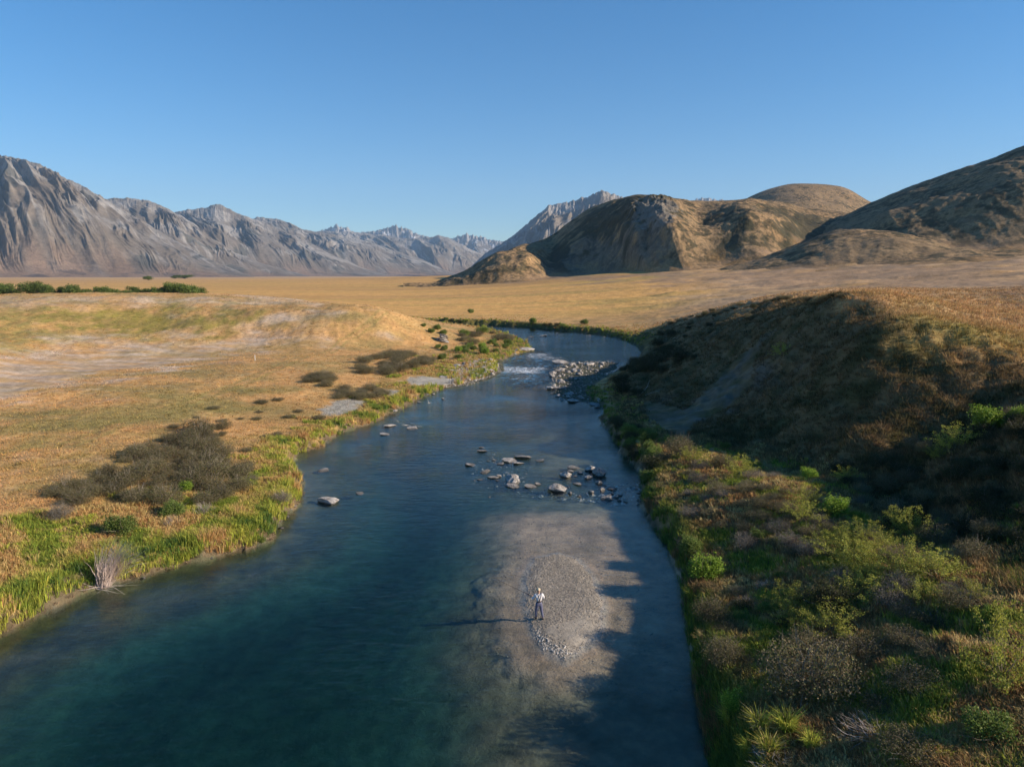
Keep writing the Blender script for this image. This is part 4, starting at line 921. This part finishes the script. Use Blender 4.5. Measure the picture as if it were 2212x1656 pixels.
# --- dead bush lying in the left bank's water edge: long curved stems swept to the right
def swept(d, t): return d+np.array([.07, .0, .02-.07*t])+rng.normal(0, .10, 3)
st = []
for _ in range(250):
    a = rng.uniform(-.5, .9); t = rng.uniform(.45, 1.4)
    st.append(((rng.normal(0, .18), rng.normal(0, .12), 0), (math.sin(a)*math.cos(t)*.9+.1, rng.normal(.25, .35), math.sin(t+.25))))
low = []
for _ in range(45):
    a = rng.uniform(0, 6.28); low.append(((rng.normal(0, .15), rng.normal(0, .1), .02), (math.cos(a), math.sin(a)*.8-.1, .12)))
V1 = twig_mesh(st, 9, .33, .019, swept, C3(.46, .36, .31)); V2 = twig_mesh(low, 7, .30, .024, jitter(.16, -.01), C3(.46, .38, .33))
x, y = P(222, 1266, .05)
o = bpy.data.objects.new('dead_bush', None); COL.objects.link(o); o.location = (x, y, .02)
link('branches', mesh('swept branches', *join([V1])), MTWIG, o); link('low_branches', mesh('low branches', *join([V2])), MTWIG, o)
tag(o, 'big bleached dead bush with swept bare stems at the water edge of the left bank', 'dead bush')

# --- willows beyond the left terrace
def P_willow(seed):
    L = []
    for i in range(16):
        a = rng.uniform(0, 6.28); q = rng.uniform(0, .7); L.append((math.cos(a)*q, math.sin(a)*q, rng.uniform(.3, .95), rng.uniform(.22, .42), rng.uniform(.22, .42), rng.uniform(.18, .32)))
    cr = mesh('crown', *leaf_cloud(L, 5200, .075, CB['willow'], .2, surf=.55, aspect=.7))
    tr = mesh('trunk', *twig_mesh(fan(9, .0, .7, .03), 6, .16, .035, jitter(.14, .05), C3(.16, .13, .10)))
    return cr, tr
WI = [P_willow(i) for i in range(4)]
def willow(u, D, w, h, label, group=None):
    cr, tr = WI[random.randrange(4)]
    x = (u-1106)/FPX*D*.985
    z = float(land(np.array([x]), np.array([float(D)]))[0])-.3
    o = bpy.data.objects.new('willow_tree', None); COL.objects.link(o); o.location = (x, D, z); o.rotation_euler = (0, 0, random.random()*6.28); o.scale = (w*.6, w*.6, h*.85)
    link('crown', cr, MLEAF, o); link('trunk', tr, MTWIG, o)
    tag(o, label, 'tree', group)
for u, w, h, l in [(4, 17, 10.5, 'willow cut by the left edge of the view beyond the terrace'), (58, 19, 11, 'broad round willow, tallest of the left hand row'), (92, 14, 10, 'willow touching the right side of the broad round one'),
                   (124, 11, 7.5, 'small low willow between two taller ones in the left row'), (152, 14, 10, 'pointed willow in the left row'), (177, 12, 6.5, 'low willow at the right end of the left row'),
                   (212, 14, 8.5, 'willow at the left end of the second row, after the gap'), (236, 12, 6, 'low willow second in the row after the gap'), (262, 12, 5.5, 'lowest willow in the middle of the second row'), (286, 14, 7.5, 'willow in the middle of the second row'), (316, 14, 6.5, 'low willow just left of the tall cluster'),
                   (342, 14, 8.5, 'willow at the left side of the tall cluster'), (372, 16, 11, 'tallest willow of the cluster near the row end'), (396, 16, 10, 'full willow second from the right end'), (418, 14, 8, 'rounded willow at the right end of the rows')]:
    willow(u, 500+random.uniform(-12, 12), w, h, l)
for u, D, w, h, l in [(318, 1500, 20, 9, 'tiny distant tree clump on the plain below the mountains'), (375, 2300, 26, 12, 'tiny far tree below the mountains, left of a wider clump'), (396, 2300, 50, 14, 'wide far clump of trees at the foot of the mountains')]:
    willow(u, D, w, h, l)
# ------------------------------------------------------------------ rocks
def rock_build(m, nt, bs):
    ge = N(nt, 'ShaderNodeNewGeometry'); tc = N(nt, 'ShaderNodeTexCoord'); oi = N(nt, 'ShaderNodeObjectInfo')
    no = N(nt, 'ShaderNodeTexNoise'); no.inputs['Scale'].default_value = 2.2; no.inputs['Detail'].default_value = 8; no.inputs['Roughness'].default_value = .7
    nt.links.new(tc.outputs['Object'], no.inputs['Vector'])
    cr = N(nt, 'ShaderNodeValToRGB'); cr.color_ramp.elements[0].position = .35; cr.color_ramp.elements[0].color = (.14, .115, .095, 1)
    cr.color_ramp.elements[1].position = .58; cr.color_ramp.elements[1].color = (.41, .37, .33, 1)
    nt.links.new(no.outputs[0], cr.inputs[0])
    hs = N(nt, 'ShaderNodeHueSaturation'); mr = N(nt, 'ShaderNodeMapRange'); mr.inputs[3].default_value = .6; mr.inputs[4].default_value = 1.25
    nt.links.new(oi.outputs['Random'], mr.inputs[0]); nt.links.new(mr.outputs[0], hs.inputs['Value']); nt.links.new(cr.outputs[0], hs.inputs['Color'])
    # wet stone at the waterline
    sx = N(nt, 'ShaderNodeSeparateXYZ'); nt.links.new(ge.outputs['Position'], sx.inputs[0])
    w = N(nt, 'ShaderNodeMapRange'); w.inputs[1].default_value = .05; w.inputs[2].default_value = .16; w.inputs[3].default_value = .35; w.inputs[4].default_value = 1
    nt.links.new(sx.outputs[2], w.inputs[0])
    mu = N(nt, 'ShaderNodeVectorMath', operation='SCALE'); nt.links.new(hs.outputs[0], mu.inputs[0]); nt.links.new(w.outputs[0], mu.inputs['Scale'])
    nt.links.new(mu.outputs[0], bs.inputs['Base Color']); bs.inputs['Roughness'].default_value = .8
    n2 = N(nt, 'ShaderNodeTexNoise'); n2.inputs['Scale'].default_value = 7; n2.inputs['Detail'].default_value = 6; nt.links.new(tc.outputs['Object'], n2.inputs['Vector'])
    bp = N(nt, 'ShaderNodeBump'); bp.inputs['Distance'].default_value = .12; nt.links.new(n2.outputs[0], bp.inputs['Height']); nt.links.new(bp.outputs[0], bs.inputs['Normal'])
MR = mat('river stone', rock_build)
import bmesh
def rock_mesh(sub, cuts, flat, lay=0):
    bm = bmesh.new(); bmesh.ops.create_icosphere(bm, subdivisions=sub, radius=1)
    v = np.array([q.co[:] for q in bm.verts]); f = np.array([[q.index for q in p.verts] for p in bm.faces]); bm.free()
    for _ in range(cuts):
        n = rng.normal(0, 1, 3); n /= np.linalg.norm(n); dd = rng.uniform(.45, .85)
        e = np.maximum(v@n-dd, 0); v = v-e[:, None]*n
    v *= np.array([1, rng.uniform(.65, .95), flat])
    nn = perlin(v[:, 0]*2.1+v[:, 2]*1.7, v[:, 1]*2.3-v[:, 2]*1.1, 3); v = v*(1+.10*nn[:, None])
    nn = perlin(v[:, 0]*5+v[:, 2]*4, v[:, 1]*5-v[:, 2]*3, 5); v = v*(1+.06*nn[:, None])
    if lay: v[:, 0] += .06*np.sign(np.sin(v[:, 2]*14)); 
    return mesh('rock', v, f)
RK = dict(slab=[rock_mesh(4, 9, .38) for _ in range(3)], block=[rock_mesh(4, 10, .75) for _ in range(4)], pyr=[rock_mesh(4, 12, .95) for _ in range(2)],
          stone=[rock_mesh(2, 8, .55) for _ in range(6)])
def rock(kind, u, v, wpx, hpx, label, group=None, name='rock', cat='rock', rz=None, tilt=.15, z0=None):
    """a stone whose waterline (or ground) contact shows at (u, v); wpx, hpx its apparent width and height"""
    if z0 is None:
        x, y, z = G(u, v); z = max(z, 0)
    else: x, y = P(u, v, z0); z = z0
    dist = math.hypot(math.hypot(x, y), CAM_H); s = wpx/FPX*dist/2
    s *= 1.22; return rock_at(kind, x, y+s*.5, z, s, max(hpx/FPX*dist-.42*s, .22*s)/s if hpx else None, label, group, name, cat, rz, tilt)
def rock_at(kind, x, y, z, s, ratio, label, group=None, name='rock', cat='rock', rz=None, tilt=.15, sink=.25):
    me = random.choice(RK[kind]); fl = dict(slab=.38, block=.75, pyr=.95, stone=.55)[kind]
    o = link(name, me, MR); zs = 1 if ratio is None else max(.35, ratio/(fl*1.15))
    o.scale = (s*1.02, s*1.02, s*zs); o.location = (x, y, z+s*fl*zs*(.15 if ratio else sink)); o.rotation_euler = (random.uniform(-tilt, tilt), random.uniform(-tilt, tilt), random.uniform(0, 6.28) if rz is None else rz)
    tag(o, label, cat, group); return o
def c2(x, y): return (1100+x*.226)*.8848, (1070+y*.226)*.8848
BL = [('slab', 337, 140, 100, 36, 'flat pale stone at the upper left of the midstream boulders'), ('slab', 338, 103, 55, 16, 'dark flat stone just behind the upper left pale one'),
      ('slab', 770, 215, 165, 60, 'long tilted pale slab, hindmost of the midstream boulders'), ('slab', 645, 252, 155, 58, 'broad pale slab left of the tilted one'), ('slab', 730, 277, 108, 32, 'thin wedge of stone in front of the two broad slabs'),
      ('stone', 465, 240, 58, 30, 'small pale stone left of the broad slabs'), ('slab', 535, 280, 88, 34, 'pale stone touching the left end of the broad slab'), ('stone', 405, 248, 46, 15, 'very small flat stone left of the small pale one'),
      ('slab', 960, 245, 92, 34, 'low dark edged stone alone right of the broad slabs'), ('slab', 205, 293, 118, 38, 'long low brown stone, leftmost of the midstream boulders'), ('block', 370, 370, 115, 50, 'grey block with a pale right end, left group'),
      ('block', 455, 427, 110, 45, 'pale block left of the biggest left hand boulder'), ('stone', 522, 414, 52, 42, 'rusty knob wedged beside the biggest left hand boulder'), ('block', 655, 472, 222, 112, 'biggest rugged boulder of the left group'),
      ('block', 672, 524, 150, 62, 'square pale block in front of the biggest left hand boulder'), ('stone', 312, 452, 70, 26, 'small brown stone at the lower left of the left group'), ('stone', 498, 457, 38, 20, 'tiny rusty stone below the left group'),
      ('slab', 860, 527, 122, 40, 'flat pale stone with a rusty shadow between the two groups'), ('stone', 935, 503, 64, 42, 'pale stone sitting behind the flat one between the groups'), ('pyr', 1165, 582, 195, 125, 'tall pale peaked boulder standing alone in the centre'),
      ('pyr', 1247, 414, 125, 84, 'small peaked boulder at the left of the right group'), ('slab', 1325, 327, 116, 34, 'flat white stone behind the small peaked boulder'), ('stone', 1300, 362, 82, 36, 'pale stone in front of the flat white one'),
      ('stone', 1402, 382, 78, 42, 'brown stone left of the two largest boulders'), ('block', 1505, 352, 122, 96, 'tall split boulder leaning behind the largest one'), ('pyr', 1617, 397, 205, 135, 'largest dark peaked boulder of the right group'),
      ('block', 1492, 434, 102, 52, 'pale block at the foot of the split boulder'), ('stone', 1605, 492, 80, 60, 'brownish boulder below the largest one'), ('stone', 1345, 414, 62, 16, 'small flat stone right of the small peaked boulder'),
      ('slab', 1370, 500, 102, 20, 'sharp edged slab just breaking the surface'), ('block', 1525, 592, 62, 40, 'white cube like stone in the near row'), ('block', 1640, 562, 62, 58, 'pale upright stone in the near row'),
      ('slab', 1745, 552, 92, 42, 'pale slab at the edge of the shadow'), ('block', 1702, 662, 142, 82, 'white boulder nearest the camera in the right group'), ('stone', 1290, 602, 62, 40, 'brown stone left end of the near row'),
      ('stone', 1390, 632, 52, 34, 'rusty brown stone in the near row'), ('stone', 1665, 517, 62, 26, 'small pale stone above the upright one'), ('stone', 1790, 642, 62, 40, 'white stone right of the nearest boulder'),
      ('stone', 1750, 602, 52, 30, 'small white stone between slab and nearest boulder'), ('stone', 1836, 622, 44, 30, 'small white stone at the shadow line')]
for k, x, y, w, h, l in BL:
    u, v = c2(x, y); rock(k, u, v, w*.2, h*.2, l, None, 'boulder' if w > 90 else 'rock', 'boulder' if w > 90 else 'rock', z0=0.0)
for i in range(22):
    u, v = c2(random.uniform(1760, 2110), random.uniform(500, 740)); x, y = P(u, v, 0)
    rock_at('stone', x, y, -.02, random.uniform(.08, .26), None, 'small wet black stone in the shaded shallows right of the boulders', 'wet stones in the shaded shallows', sink=.1)
for i in range(14):
    u, v = c2(random.uniform(200, 1700), random.uniform(230, 640)); x, y = P(u, v, 0)
    rock_at('stone', x, y, -.05, random.uniform(.08, .20), None, 'small half sunken stone among the midstream boulders', 'small stones among the boulders', sink=.05)
OT = [('block', 708, 1088, 44, 20, 'big white lichen spotted boulder alone off the left bank', 'boulder'), ('slab', 697, 1018, 22, 7, 'small white stone upstream of the lone white boulder', 'rock'), ('slab', 776, 1067, 15, 4, 'dark stone barely above the water right of the lone boulder', 'rock'),
      ('block', 841, 921, 24, 9, 'white stone beside the driftwood at the left bank', 'rock'), ('slab', 830, 939, 20, 4, 'thin white stone flush with the water near the driftwood', 'rock'), ('block', 891, 926, 26, 8, 'black wet stone off the left bank', 'rock'),
      ('block', 853, 890, 16, 9, 'pale stone at the waterline below the tall sedge', 'rock'), ('stone', 957, 862, 7, 5, 'tiny pale stone in the water below the spit', 'rock'), ('stone', 905, 869, 10, 4, 'small stone at the waterline near the sedge clump', 'rock'), ('stone', 922, 855, 10, 4, 'small white stone at the bank under the round sedge', 'rock'), ('stone', 936, 852, 9, 5, 'white stone right of the one under the round sedge', 'rock'),
      ('block', 1172, 726, 17, 5, 'white stone midstream above the rapids', 'rock'), ('slab', 1146, 728, 12, 4, 'white stone left of the midstream one above the rapids', 'rock'), ('block', 1135, 758, 42, 13, 'long grey striped rock at the left side of the rapids', 'boulder'),
      ('slab', 1213, 785, 36, 10, 'black flat topped rock at the head of the right hand bar', 'boulder'), ('block', 1273, 789, 24, 12, 'large pale boulder on the far side of the right hand bar', 'boulder'), ('block', 1212, 800, 25, 12, 'pale boulder in front of the black flat one', 'boulder'), ('block', 1195, 808, 15, 11, 'brown boulder on the river side of the bar', 'boulder'),
      ('slab', 1196, 841, 30, 15, 'sloping pale boulder at the near end of the bar', 'boulder'), ('block', 1228, 853, 22, 12, 'dark boulder in the shade below the bar', 'boulder'), ('slab', 1240, 868, 34, 11, 'wide dark slab in the shaded water below the bar', 'boulder'), ('slab', 1290, 876, 30, 7, 'flat dark slab near the shaded beach', 'boulder'),
      ('block', 1059, 781, 11, 10, 'pale block on top of the left spit', 'rock'), ('block', 1059, 796, 13, 12, 'pointed pale block at the outer end of the left spit', 'rock'), ('block', 1046, 784, 12, 7, 'grey block beside the top of the left spit', 'rock'), ('slab', 987, 790, 14, 7, 'white rock by the backwater pool', 'rock'),
      ('block', 1002, 787, 9, 7, 'small white rock at the far side of the backwater pool', 'rock'), ('slab', 977, 801, 22, 8, 'wide white rock between pool and sedge', 'rock'), ('slab', 960, 815, 20, 6, 'flat pale rock at the end of the sand strip', 'rock'), ('stone', 310, 1249, 5, 4, 'white stone on the little beach right of the dead bush', 'rock'), ('stone', 456, 1206, 6, 4, 'white stone at the top of the little beach', 'rock')]
for k, u, v, w, h, l, c_ in OT: rock(k, u, v, w, h, l, None, c_, c_)
def stones(poly, n, lo, hi, label, group, z=None):
    W_ = ell(poly); a, b = W_.min(0), W_.max(0); k = 0; its = []
    while k < n:
        x, y = random.uniform(a[0], b[0]), random.uniform(a[1], b[1])
        if sdf(np.array([x]), np.array([y]), W_)[0] > 0: continue
        its.append((x, y, lo+(hi-lo)*random.random()**2.2)); k += 1
    for (x, y, s), (ss, su, sv) in zip(its, where(its)):
        zz = max(float(height(np.array([x]), np.array([y]))[0]), -.05)
        rock_at('stone', x, y, zz, s, None, '%s %s, %s row, %s' % (ss, label, sv, su), group, tilt=.5)
stones([(985, 832), (1000, 815), (1040, 800), (1060, 790), (1082, 798), (1065, 812), (1020, 826)], 66, .25, .75, 'pale stone heaped on the left spit', 'stones of the left spit')
stones([(1190, 850), (1190, 802), (1225, 788), (1300, 780), (1318, 782), (1290, 805), (1240, 826), (1215, 845)], 82, .25, .85, 'stone on the right hand bar', 'stones of the right hand bar')
stones([(1195, 858), (1235, 838), (1275, 850), (1305, 878), (1280, 884), (1230, 872)], 16, .2, .7, 'dark wet stone below the bar', 'shaded stones below the bar')
stones([(1068, 768), (1090, 762), (1120, 757), (1125, 764), (1095, 772), (1070, 778)], 12, .2, .5, 'pale stone left of the striped rock', 'stones left of the striped rock')
stones([(1175, 720), (1215, 716), (1240, 722), (1190, 724)], 8, .2, .5, 'stone in the line above the rapids', 'stones across the upper river')
stones([(1260, 722), (1340, 728), (1345, 733), (1265, 726)], 8, .2, .45, 'stone near the far bank', 'stones near the far bank')
stones([(594, 1150), (602, 1128), (640, 1085), (650, 1088), (625, 1120), (604, 1155)], 8, .08, .26, 'pale stone under the left point', 'stones under the left point')
# layered rock outcrop on the slope by the bend
x, y, z = G(957, 738)
o = bpy.data.objects.new('rock_outcrop', None); COL.objects.link(o); o.location = (x, y, z)
for i in range(5):
    r_ = link('rock_layer', RK['slab'][i % 3], MR, o, (random.uniform(-.5, .5), i*.25, .25+.32*i)); r_.scale = (1.9-.2*i, 1.3, .75); r_.rotation_euler = (.05, .22+.04*i, .3*i)
tag(o, 'layered grey rock outcrop in the dry slope left of the bend', 'rock outcrop')

# ------------------------------------------------------------------ driftwood and marker post
MW2 = veg_mat('bleached wood', .85, 0)
def drift(u, v, L, rz, label, n=3, z=.05, colr=C3(.5, .44, .38)):
    x, y, g = G(u, v)
    st = [((0, 0, 0), (1, 0, .06))]+[((L*.15*k, 0, .03*k), (.8, random.uniform(-.8, .8), .25)) for k in range(1, n)]
    me = mesh('driftwood', *twig_mesh(st, 8, L/8, .05, jitter(.13, 0), colr, .8))
    o = link('driftwood', me, MW2, None, (x, y, max(g, 0)+z)); o.rotation_euler = (0, 0, rz); tag(o, label, 'driftwood')
drift(1368, 858, 3.6, -.15, 'long white driftwood branch on the shaded bank below the bluff')
drift(1408, 868, 2.2, .2, 'shorter pale driftwood stick right of the long one')
drift(912, 922, 2.2, 3.2, 'bare forked driftwood at the waterline among left bank sedge', 6)
drift(925, 872, 1.2, 1.2, 'stub of driftwood sticking from the shallow water', 2, .1)
def box(x, y, z, sx, sy, sz):
    v = [(x+a*sx/2, y+b*sy/2, z+c_*sz) for c_ in (0, 1) for b in (-1, 1) for a in (-1, 1)]
    return v, [(0, 2, 3, 1), (4, 5, 7, 6), (0, 1, 5, 4), (2, 6, 7, 3), (0, 4, 6, 2), (1, 3, 7, 5)]
def post(u, v, h, label):
    x, y, z = G(u, v)
    o = bpy.data.objects.new('marker_post', None); COL.objects.link(o); o.location = (x, y, z)
    def wp(m, nt, bs): bs.inputs['Base Color'].default_value = (.72, .68, .62, 1); bs.inputs['Roughness'].default_value = .6
    def wc(m, nt, bs): bs.inputs['Base Color'].default_value = (.8, .8, .78, 1)
    v_, f_ = box(0, 0, -.2, .09, .09, h+.2); link('post', mesh('post', v_, f_), mat('weathered post', wp), o)
    v_, f_ = box(0, 0, h, .13, .13, .08); link('cap', mesh('cap', v_, f_), mat('post cap', wc), o)
    tag(o, label, 'post')
post(551, 778, .9, 'lone short white marker post on the dry left flat')

# ------------------------------------------------------------------ the angler
def skin(name, pts, edges, root, matl, parent, sub=2):
    me = bpy.data.meshes.new(name); me.from_pydata([p[:3] for p in pts], edges, [])
    o = bpy.data.objects.new(name, me); COL.objects.link(o); o.parent = parent; me.materials.append(matl)
    md = o.modifiers.new('skin', 'SKIN'); md.use_smooth_shade = True
    for i, p in enumerate(pts):
        sv = me.skin_vertices[0].data[i]; sv.radius = (p[3], p[4] if len(p) > 4 else p[3]); sv.use_root = (i == root)
    s = o.modifiers.new('sub', 'SUBSURF'); s.levels = sub; s.render_levels = sub
    return o
def plain(name, c_, rough=.8):
    def b(m, nt, bs):
        tc = N(nt, 'ShaderNodeTexCoord'); no = N(nt, 'ShaderNodeTexNoise'); no.inputs['Scale'].default_value = 9; no.inputs['Detail'].default_value = 4; nt.links.new(tc.outputs['Object'], no.inputs['Vector'])
        mr = N(nt, 'ShaderNodeMapRange'); mr.inputs[3].default_value = .75; mr.inputs[4].default_value = 1.25; nt.links.new(no.outputs[0], mr.inputs[0])
        mu = N(nt, 'ShaderNodeVectorMath', operation='SCALE'); mu.inputs[0].default_value = c_; nt.links.new(mr.outputs[0], mu.inputs['Scale']); nt.links.new(mu.outputs[0], bs.inputs['Base Color'])
        bs.inputs['Roughness'].default_value = rough
    return mat(name, b)
px_, py_, pz_ = G(1164, 1338)
man = bpy.data.objects.new('person', None); COL.objects.link(man); man.location = (px_, py_, pz_); man.rotation_euler = (0, 0, math.radians(12))
SK = plain('skin', (.42, .24, .16), .6)
# local axes: +y away from the camera (the way he faces), x to his right
J = []; E = []
def jn(x, y, z, r, par=None, r2=None):
    J.append((x, y, z, r, r2 or r)); 
    if par is not None: E.append((par, len(J)-1))
    return len(J)-1
pel = jn(0, 0, .96, .135, None, .11); wa = jn(0, .01, 1.10, .11, pel, .085); ch = jn(0, .02, 1.32, .125, wa, .085); nk = jn(0, .03, 1.50, .058, ch); hb = jn(-.01, .045, 1.57, .062, nk)
hm_ = jn(-.015, .06, 1.665, .088, hb, .10); ht = jn(-.02, .05, 1.755, .065, hm_, .075)
def leg(s, fx, fy):
    h = jn(s*.095, 0, .88, .098, pel); k = jn(s*.095+(fx-s*.095)*.5, fy*.5+.04, .49, .062, h); a = jn(fx, fy, .09, .042, k); t = jn(fx+s*.02, fy+.17, .04, .038, a)
leg(-1, -.15, .05); leg(1, .20, -.12)
def hand(w, dx, dy, dz, par):
    p = jn(w[0]+dx*.07, w[1]+dy*.07, w[2]+dz*.07, .034, par, .018)
    b = J[p]
    for i, (o_, l_) in enumerate([(-.027, .042), (-.009, .05), (.009, .046), (.027, .038)]):
        q = jn(b[0]+dx*.04, b[1]+dy*.04+o_*.6, b[2]+dz*.04+o_, .0095, p); q2 = jn(b[0]+dx*.04+l_*.5, b[1]+dy*(.04+l_*.6)+o_*.6, b[2]+o_-l_*.6, .0085, q)
    q = jn(b[0]-dx*.01+.02, b[1]+.035, b[2]+.02, .011, p); jn(b[0]+.035, b[1]+.06, b[2]+.03, .009, q)
def arm(s, el, wr):
    sh = jn(s*.185, .02, 1.42, .062, ch); e = jn(el[0], el[1], el[2], .042, sh); w = jn(wr[0], wr[1], wr[2], .03, e)
    d = np.array(wr)-np.array(el); d /= np.linalg.norm(d); hand(wr, d[0], d[1], d[2], w)
WL = (-.30, .30, 1.20); WR_ = (.08, .38, 1.16)
arm(-1, (-.33, .10, 1.17), WL); arm(1, (.30, .12, 1.16), WR_)
skin('body', J, E, 0, SK, man)
SH = plain('pale shirt', (.62, .60, .62)); WD = plain('blue grey waders', (.10, .10, .16), .7); BT = plain('boots', (.05, .045, .045)); CP = plain('tan cap', (.52, .42, .28)); ST = plain('straps', (.03, .03, .04))
skin('shirt', [(0, .01, 1.04, .155, .13), (0, .02, 1.18, .16, .14), (0, .015, 1.33, .19, .155), (0, .03, 1.46, .09, .08), (-.19, .02, 1.425, .078), (-.335, .10, 1.165, .058), (-.31, .26, 1.19, .044), (.19, .02, 1.425, .078), (.305, .12, 1.155, .058), (.13, .34, 1.155, .042)],
     [(0, 1), (1, 2), (2, 3), (2, 4), (4, 5), (5, 6), (2, 7), (7, 8), (8, 9)], 0, SH, man)
skin('waders', [(0, .005, 1.08, .148, .125), (0, 0, .95, .155, .13), (-.10, 0, .86, .115), (-.125, .07, .48, .078), (-.15, .05, .14, .062), (.10, 0, .86, .115), (.15, -.02, .48, .078), (.20, -.12, .14, .062)],
     [(0, 1), (1, 2), (2, 3), (3, 4), (1, 5), (5, 6), (6, 7)], 0, WD, man)
for s, fx, fy in ((-1, -.15, .05), (1, .20, -.12)):
    skin('boot', [(fx, fy, .16, .066), (fx, fy, .06, .058), (fx+s*.015, fy+.12, .045, .05, .04), (fx+s*.025, fy+.20, .035, .04, .03)], [(0, 1), (1, 2), (2, 3)], 0, BT, man)
# cap: crown and peak
hv_, hf_ = [], []
for i in range(7):
    a = i/6*math.pi/2; r_ = .112*math.cos(a); z_ = 1.69+.105*math.sin(a)
    for j in range(16): hv_.append((-.018+r_*math.cos(j*.3927), .058+r_*1.1*math.sin(j*.3927), z_))
for i in range(6):
    for j in range(16): hf_.append((i*16+j, i*16+(j+1) % 16, (i+1)*16+(j+1) % 16, (i+1)*16+j))
cp = link('cap', mesh('cap crown', hv_, hf_, None, True), CP, man)
pv_, pf_ = [], []
for j in range(9):
    a = math.pi*(.2+.6*j/8); pv_ += [(-.018+.108*math.cos(a), .058+.118*math.sin(a), 1.70), (-.018+.12*math.cos(a), .058+.205*math.sin(a), 1.675)]
for j in range(8): pf_.append((j*2, j*2+1, j*2+3, j*2+2))
bl = link('peak', mesh('cap peak', pv_, pf_), CP, cp); sd = bl.modifiers.new('t', 'SOLIDIFY'); sd.thickness = .008
hr = skin('hair', [(-.016, .02, 1.60, .07, .05), (-.018, .025, 1.67, .095, .08)], [(0, 1)], 0, plain('dark hair', (.07, .045, .03)), man, 1)
# face, seen from the front only: nose, brows and ears as children of the person
skin('nose', [(-.015, .155, 1.66, .012), (-.015, .178, 1.635, .014)], [(0, 1)], 0, SK, man, 1)
for s in (-1, 1):
    skin('ear', [(-.015+s*.093, .05, 1.675, .014), (-.015+s*.096, .05, 1.635, .012)], [(0, 1)], 0, SK, man, 1)
    skin('eye', [(-.015+s*.033, .140, 1.672, .011), (-.015+s*.033, .146, 1.672, .010)], [(0, 1)], 0, ST, man, 1)
skin('mouth', [(-.035, .146, 1.605, .006), (.005, .146, 1.605, .006)], [(0, 1)], 0, plain('lips', (.35, .13, .11)), man, 1)
# suspenders: two bands over the shoulders meeting low on the back
def strap(pts, w=.022):
    v, f = [], []
    for p in pts: v += [(p[0]-w, p[1], p[2]), (p[0]+w, p[1], p[2])]
    for i in range(len(pts)-1): f.append((i*2, i*2+1, i*2+3, i*2+2))
    o = link('suspender', mesh('suspender', v, f), ST, man); m = o.modifiers.new('t', 'SOLIDIFY'); m.thickness = .01; m.offset = 0
strap([(-.12, .12, 1.44), (-.11, .02, 1.515), (-.09, -.10, 1.46), (-.05, -.155, 1.34), (-.012, -.155, 1.20), (-.01, -.15, 1.06)])
strap([(.12, .12, 1.44), (.11, .02, 1.515), (.09, -.10, 1.46), (.05, -.155, 1.34), (.012, -.155, 1.20), (.01, -.15, 1.06)])
bk = [(-.15, .0, 1.06), (-.10, -.11, 1.06), (0, -.14, 1.06), (.10, -.11, 1.06), (.15, .0, 1.06)]
v_, f_ = [], []
for p in bk: v_ += [(p[0], p[1], p[2]-.02), (p[0], p[1], p[2]+.02)]
for i in range(4): f_.append((i*2, i*2+2, i*2+3, i*2+1))
o = link('belt', mesh('belt', v_, f_), ST, man); o.modifiers.new('t', 'SOLIDIFY').thickness = .012
tag(man, 'person with back turned in tan cap, pale shirt and dark waders, fishing from gravel bar', 'person')
# rod, held in the left hand, pointing up and to the left
hx_ = man.matrix_basis if False else Matrix.Translation(man.location) @ Matrix.Rotation(math.radians(12), 4, 'Z')
hp = hx_ @ Vector((-.30, .37, 1.20))
rod = bpy.data.objects.new('fishing_rod', None); COL.objects.link(rod); rod.location = hp
dv = Vector((-1.0, .62, .22)).normalized(); rod.rotation_euler = dv.to_track_quat('Z', 'Y').to_euler()
def cyl(name, pr, matl, par, off=(0, 0)):
    v, f = [], []
    for (z_, r_) in pr:
        for j in range(8): v.append((off[0]+r_*math.cos(j*.785), off[1]+r_*math.sin(j*.785), z_))
    for i in range(len(pr)-1):
        for j in range(8): f.append((i*8+j, i*8+(j+1) % 8, (i+1)*8+(j+1) % 8, (i+1)*8+j))
    return link(name, mesh(name, v, f, None, True), matl, par)
cyl('blank', [(.1, .011), (1.2, .008), (2.6, .004)], plain('rod blank', (.10, .04, .03), .3), rod)
cyl('grip', [(-.18, .001), (-.179, .014), (.02, .013), (.1, .011), (.101, .001)], plain('cork', (.45, .30, .17)), rod)
rl = cyl('reel', [(-.16, .001), (-.159, .045), (-.12, .045), (-.119, .001)], plain('reel metal', (.12, .12, .13), .3), rod, (.05, 0))
tag(rod, 'thin dark fishing rod held out to the left by the person', 'fishing rod')
# ------------------------------------------------------------------ air
def haze_build(m, nt, bs):
    nt.nodes.remove(bs)
    pv = N(nt, 'ShaderNodeVolumePrincipled'); pv.inputs['Density'].default_value = HAZE_D; pv.inputs['Color'].default_value = (.50, .72, 1.0, 1)
    pv.inputs['Anisotropy'].default_value = 0.0
    nt.links.new(pv.outputs[0], nt.nodes['Material Output'].inputs['Volume'])
HAZE_D = 2.3e-5
hx, hy0, hy1, hz0, hz1 = 32000, -500, 35000, -7, 4200
hv = [(x, y, z) for z in (hz0, hz1) for y in (hy0, hy1) for x in (-hx, hx)]
hm = mesh('haze', hv, [(0, 2, 3, 1), (4, 5, 7, 6), (0, 1, 5, 4), (2, 6, 7, 3), (0, 4, 6, 2), (1, 3, 7, 5)])
tag(link('haze', hm, mat('valley haze', haze_build)), kind='stuff')
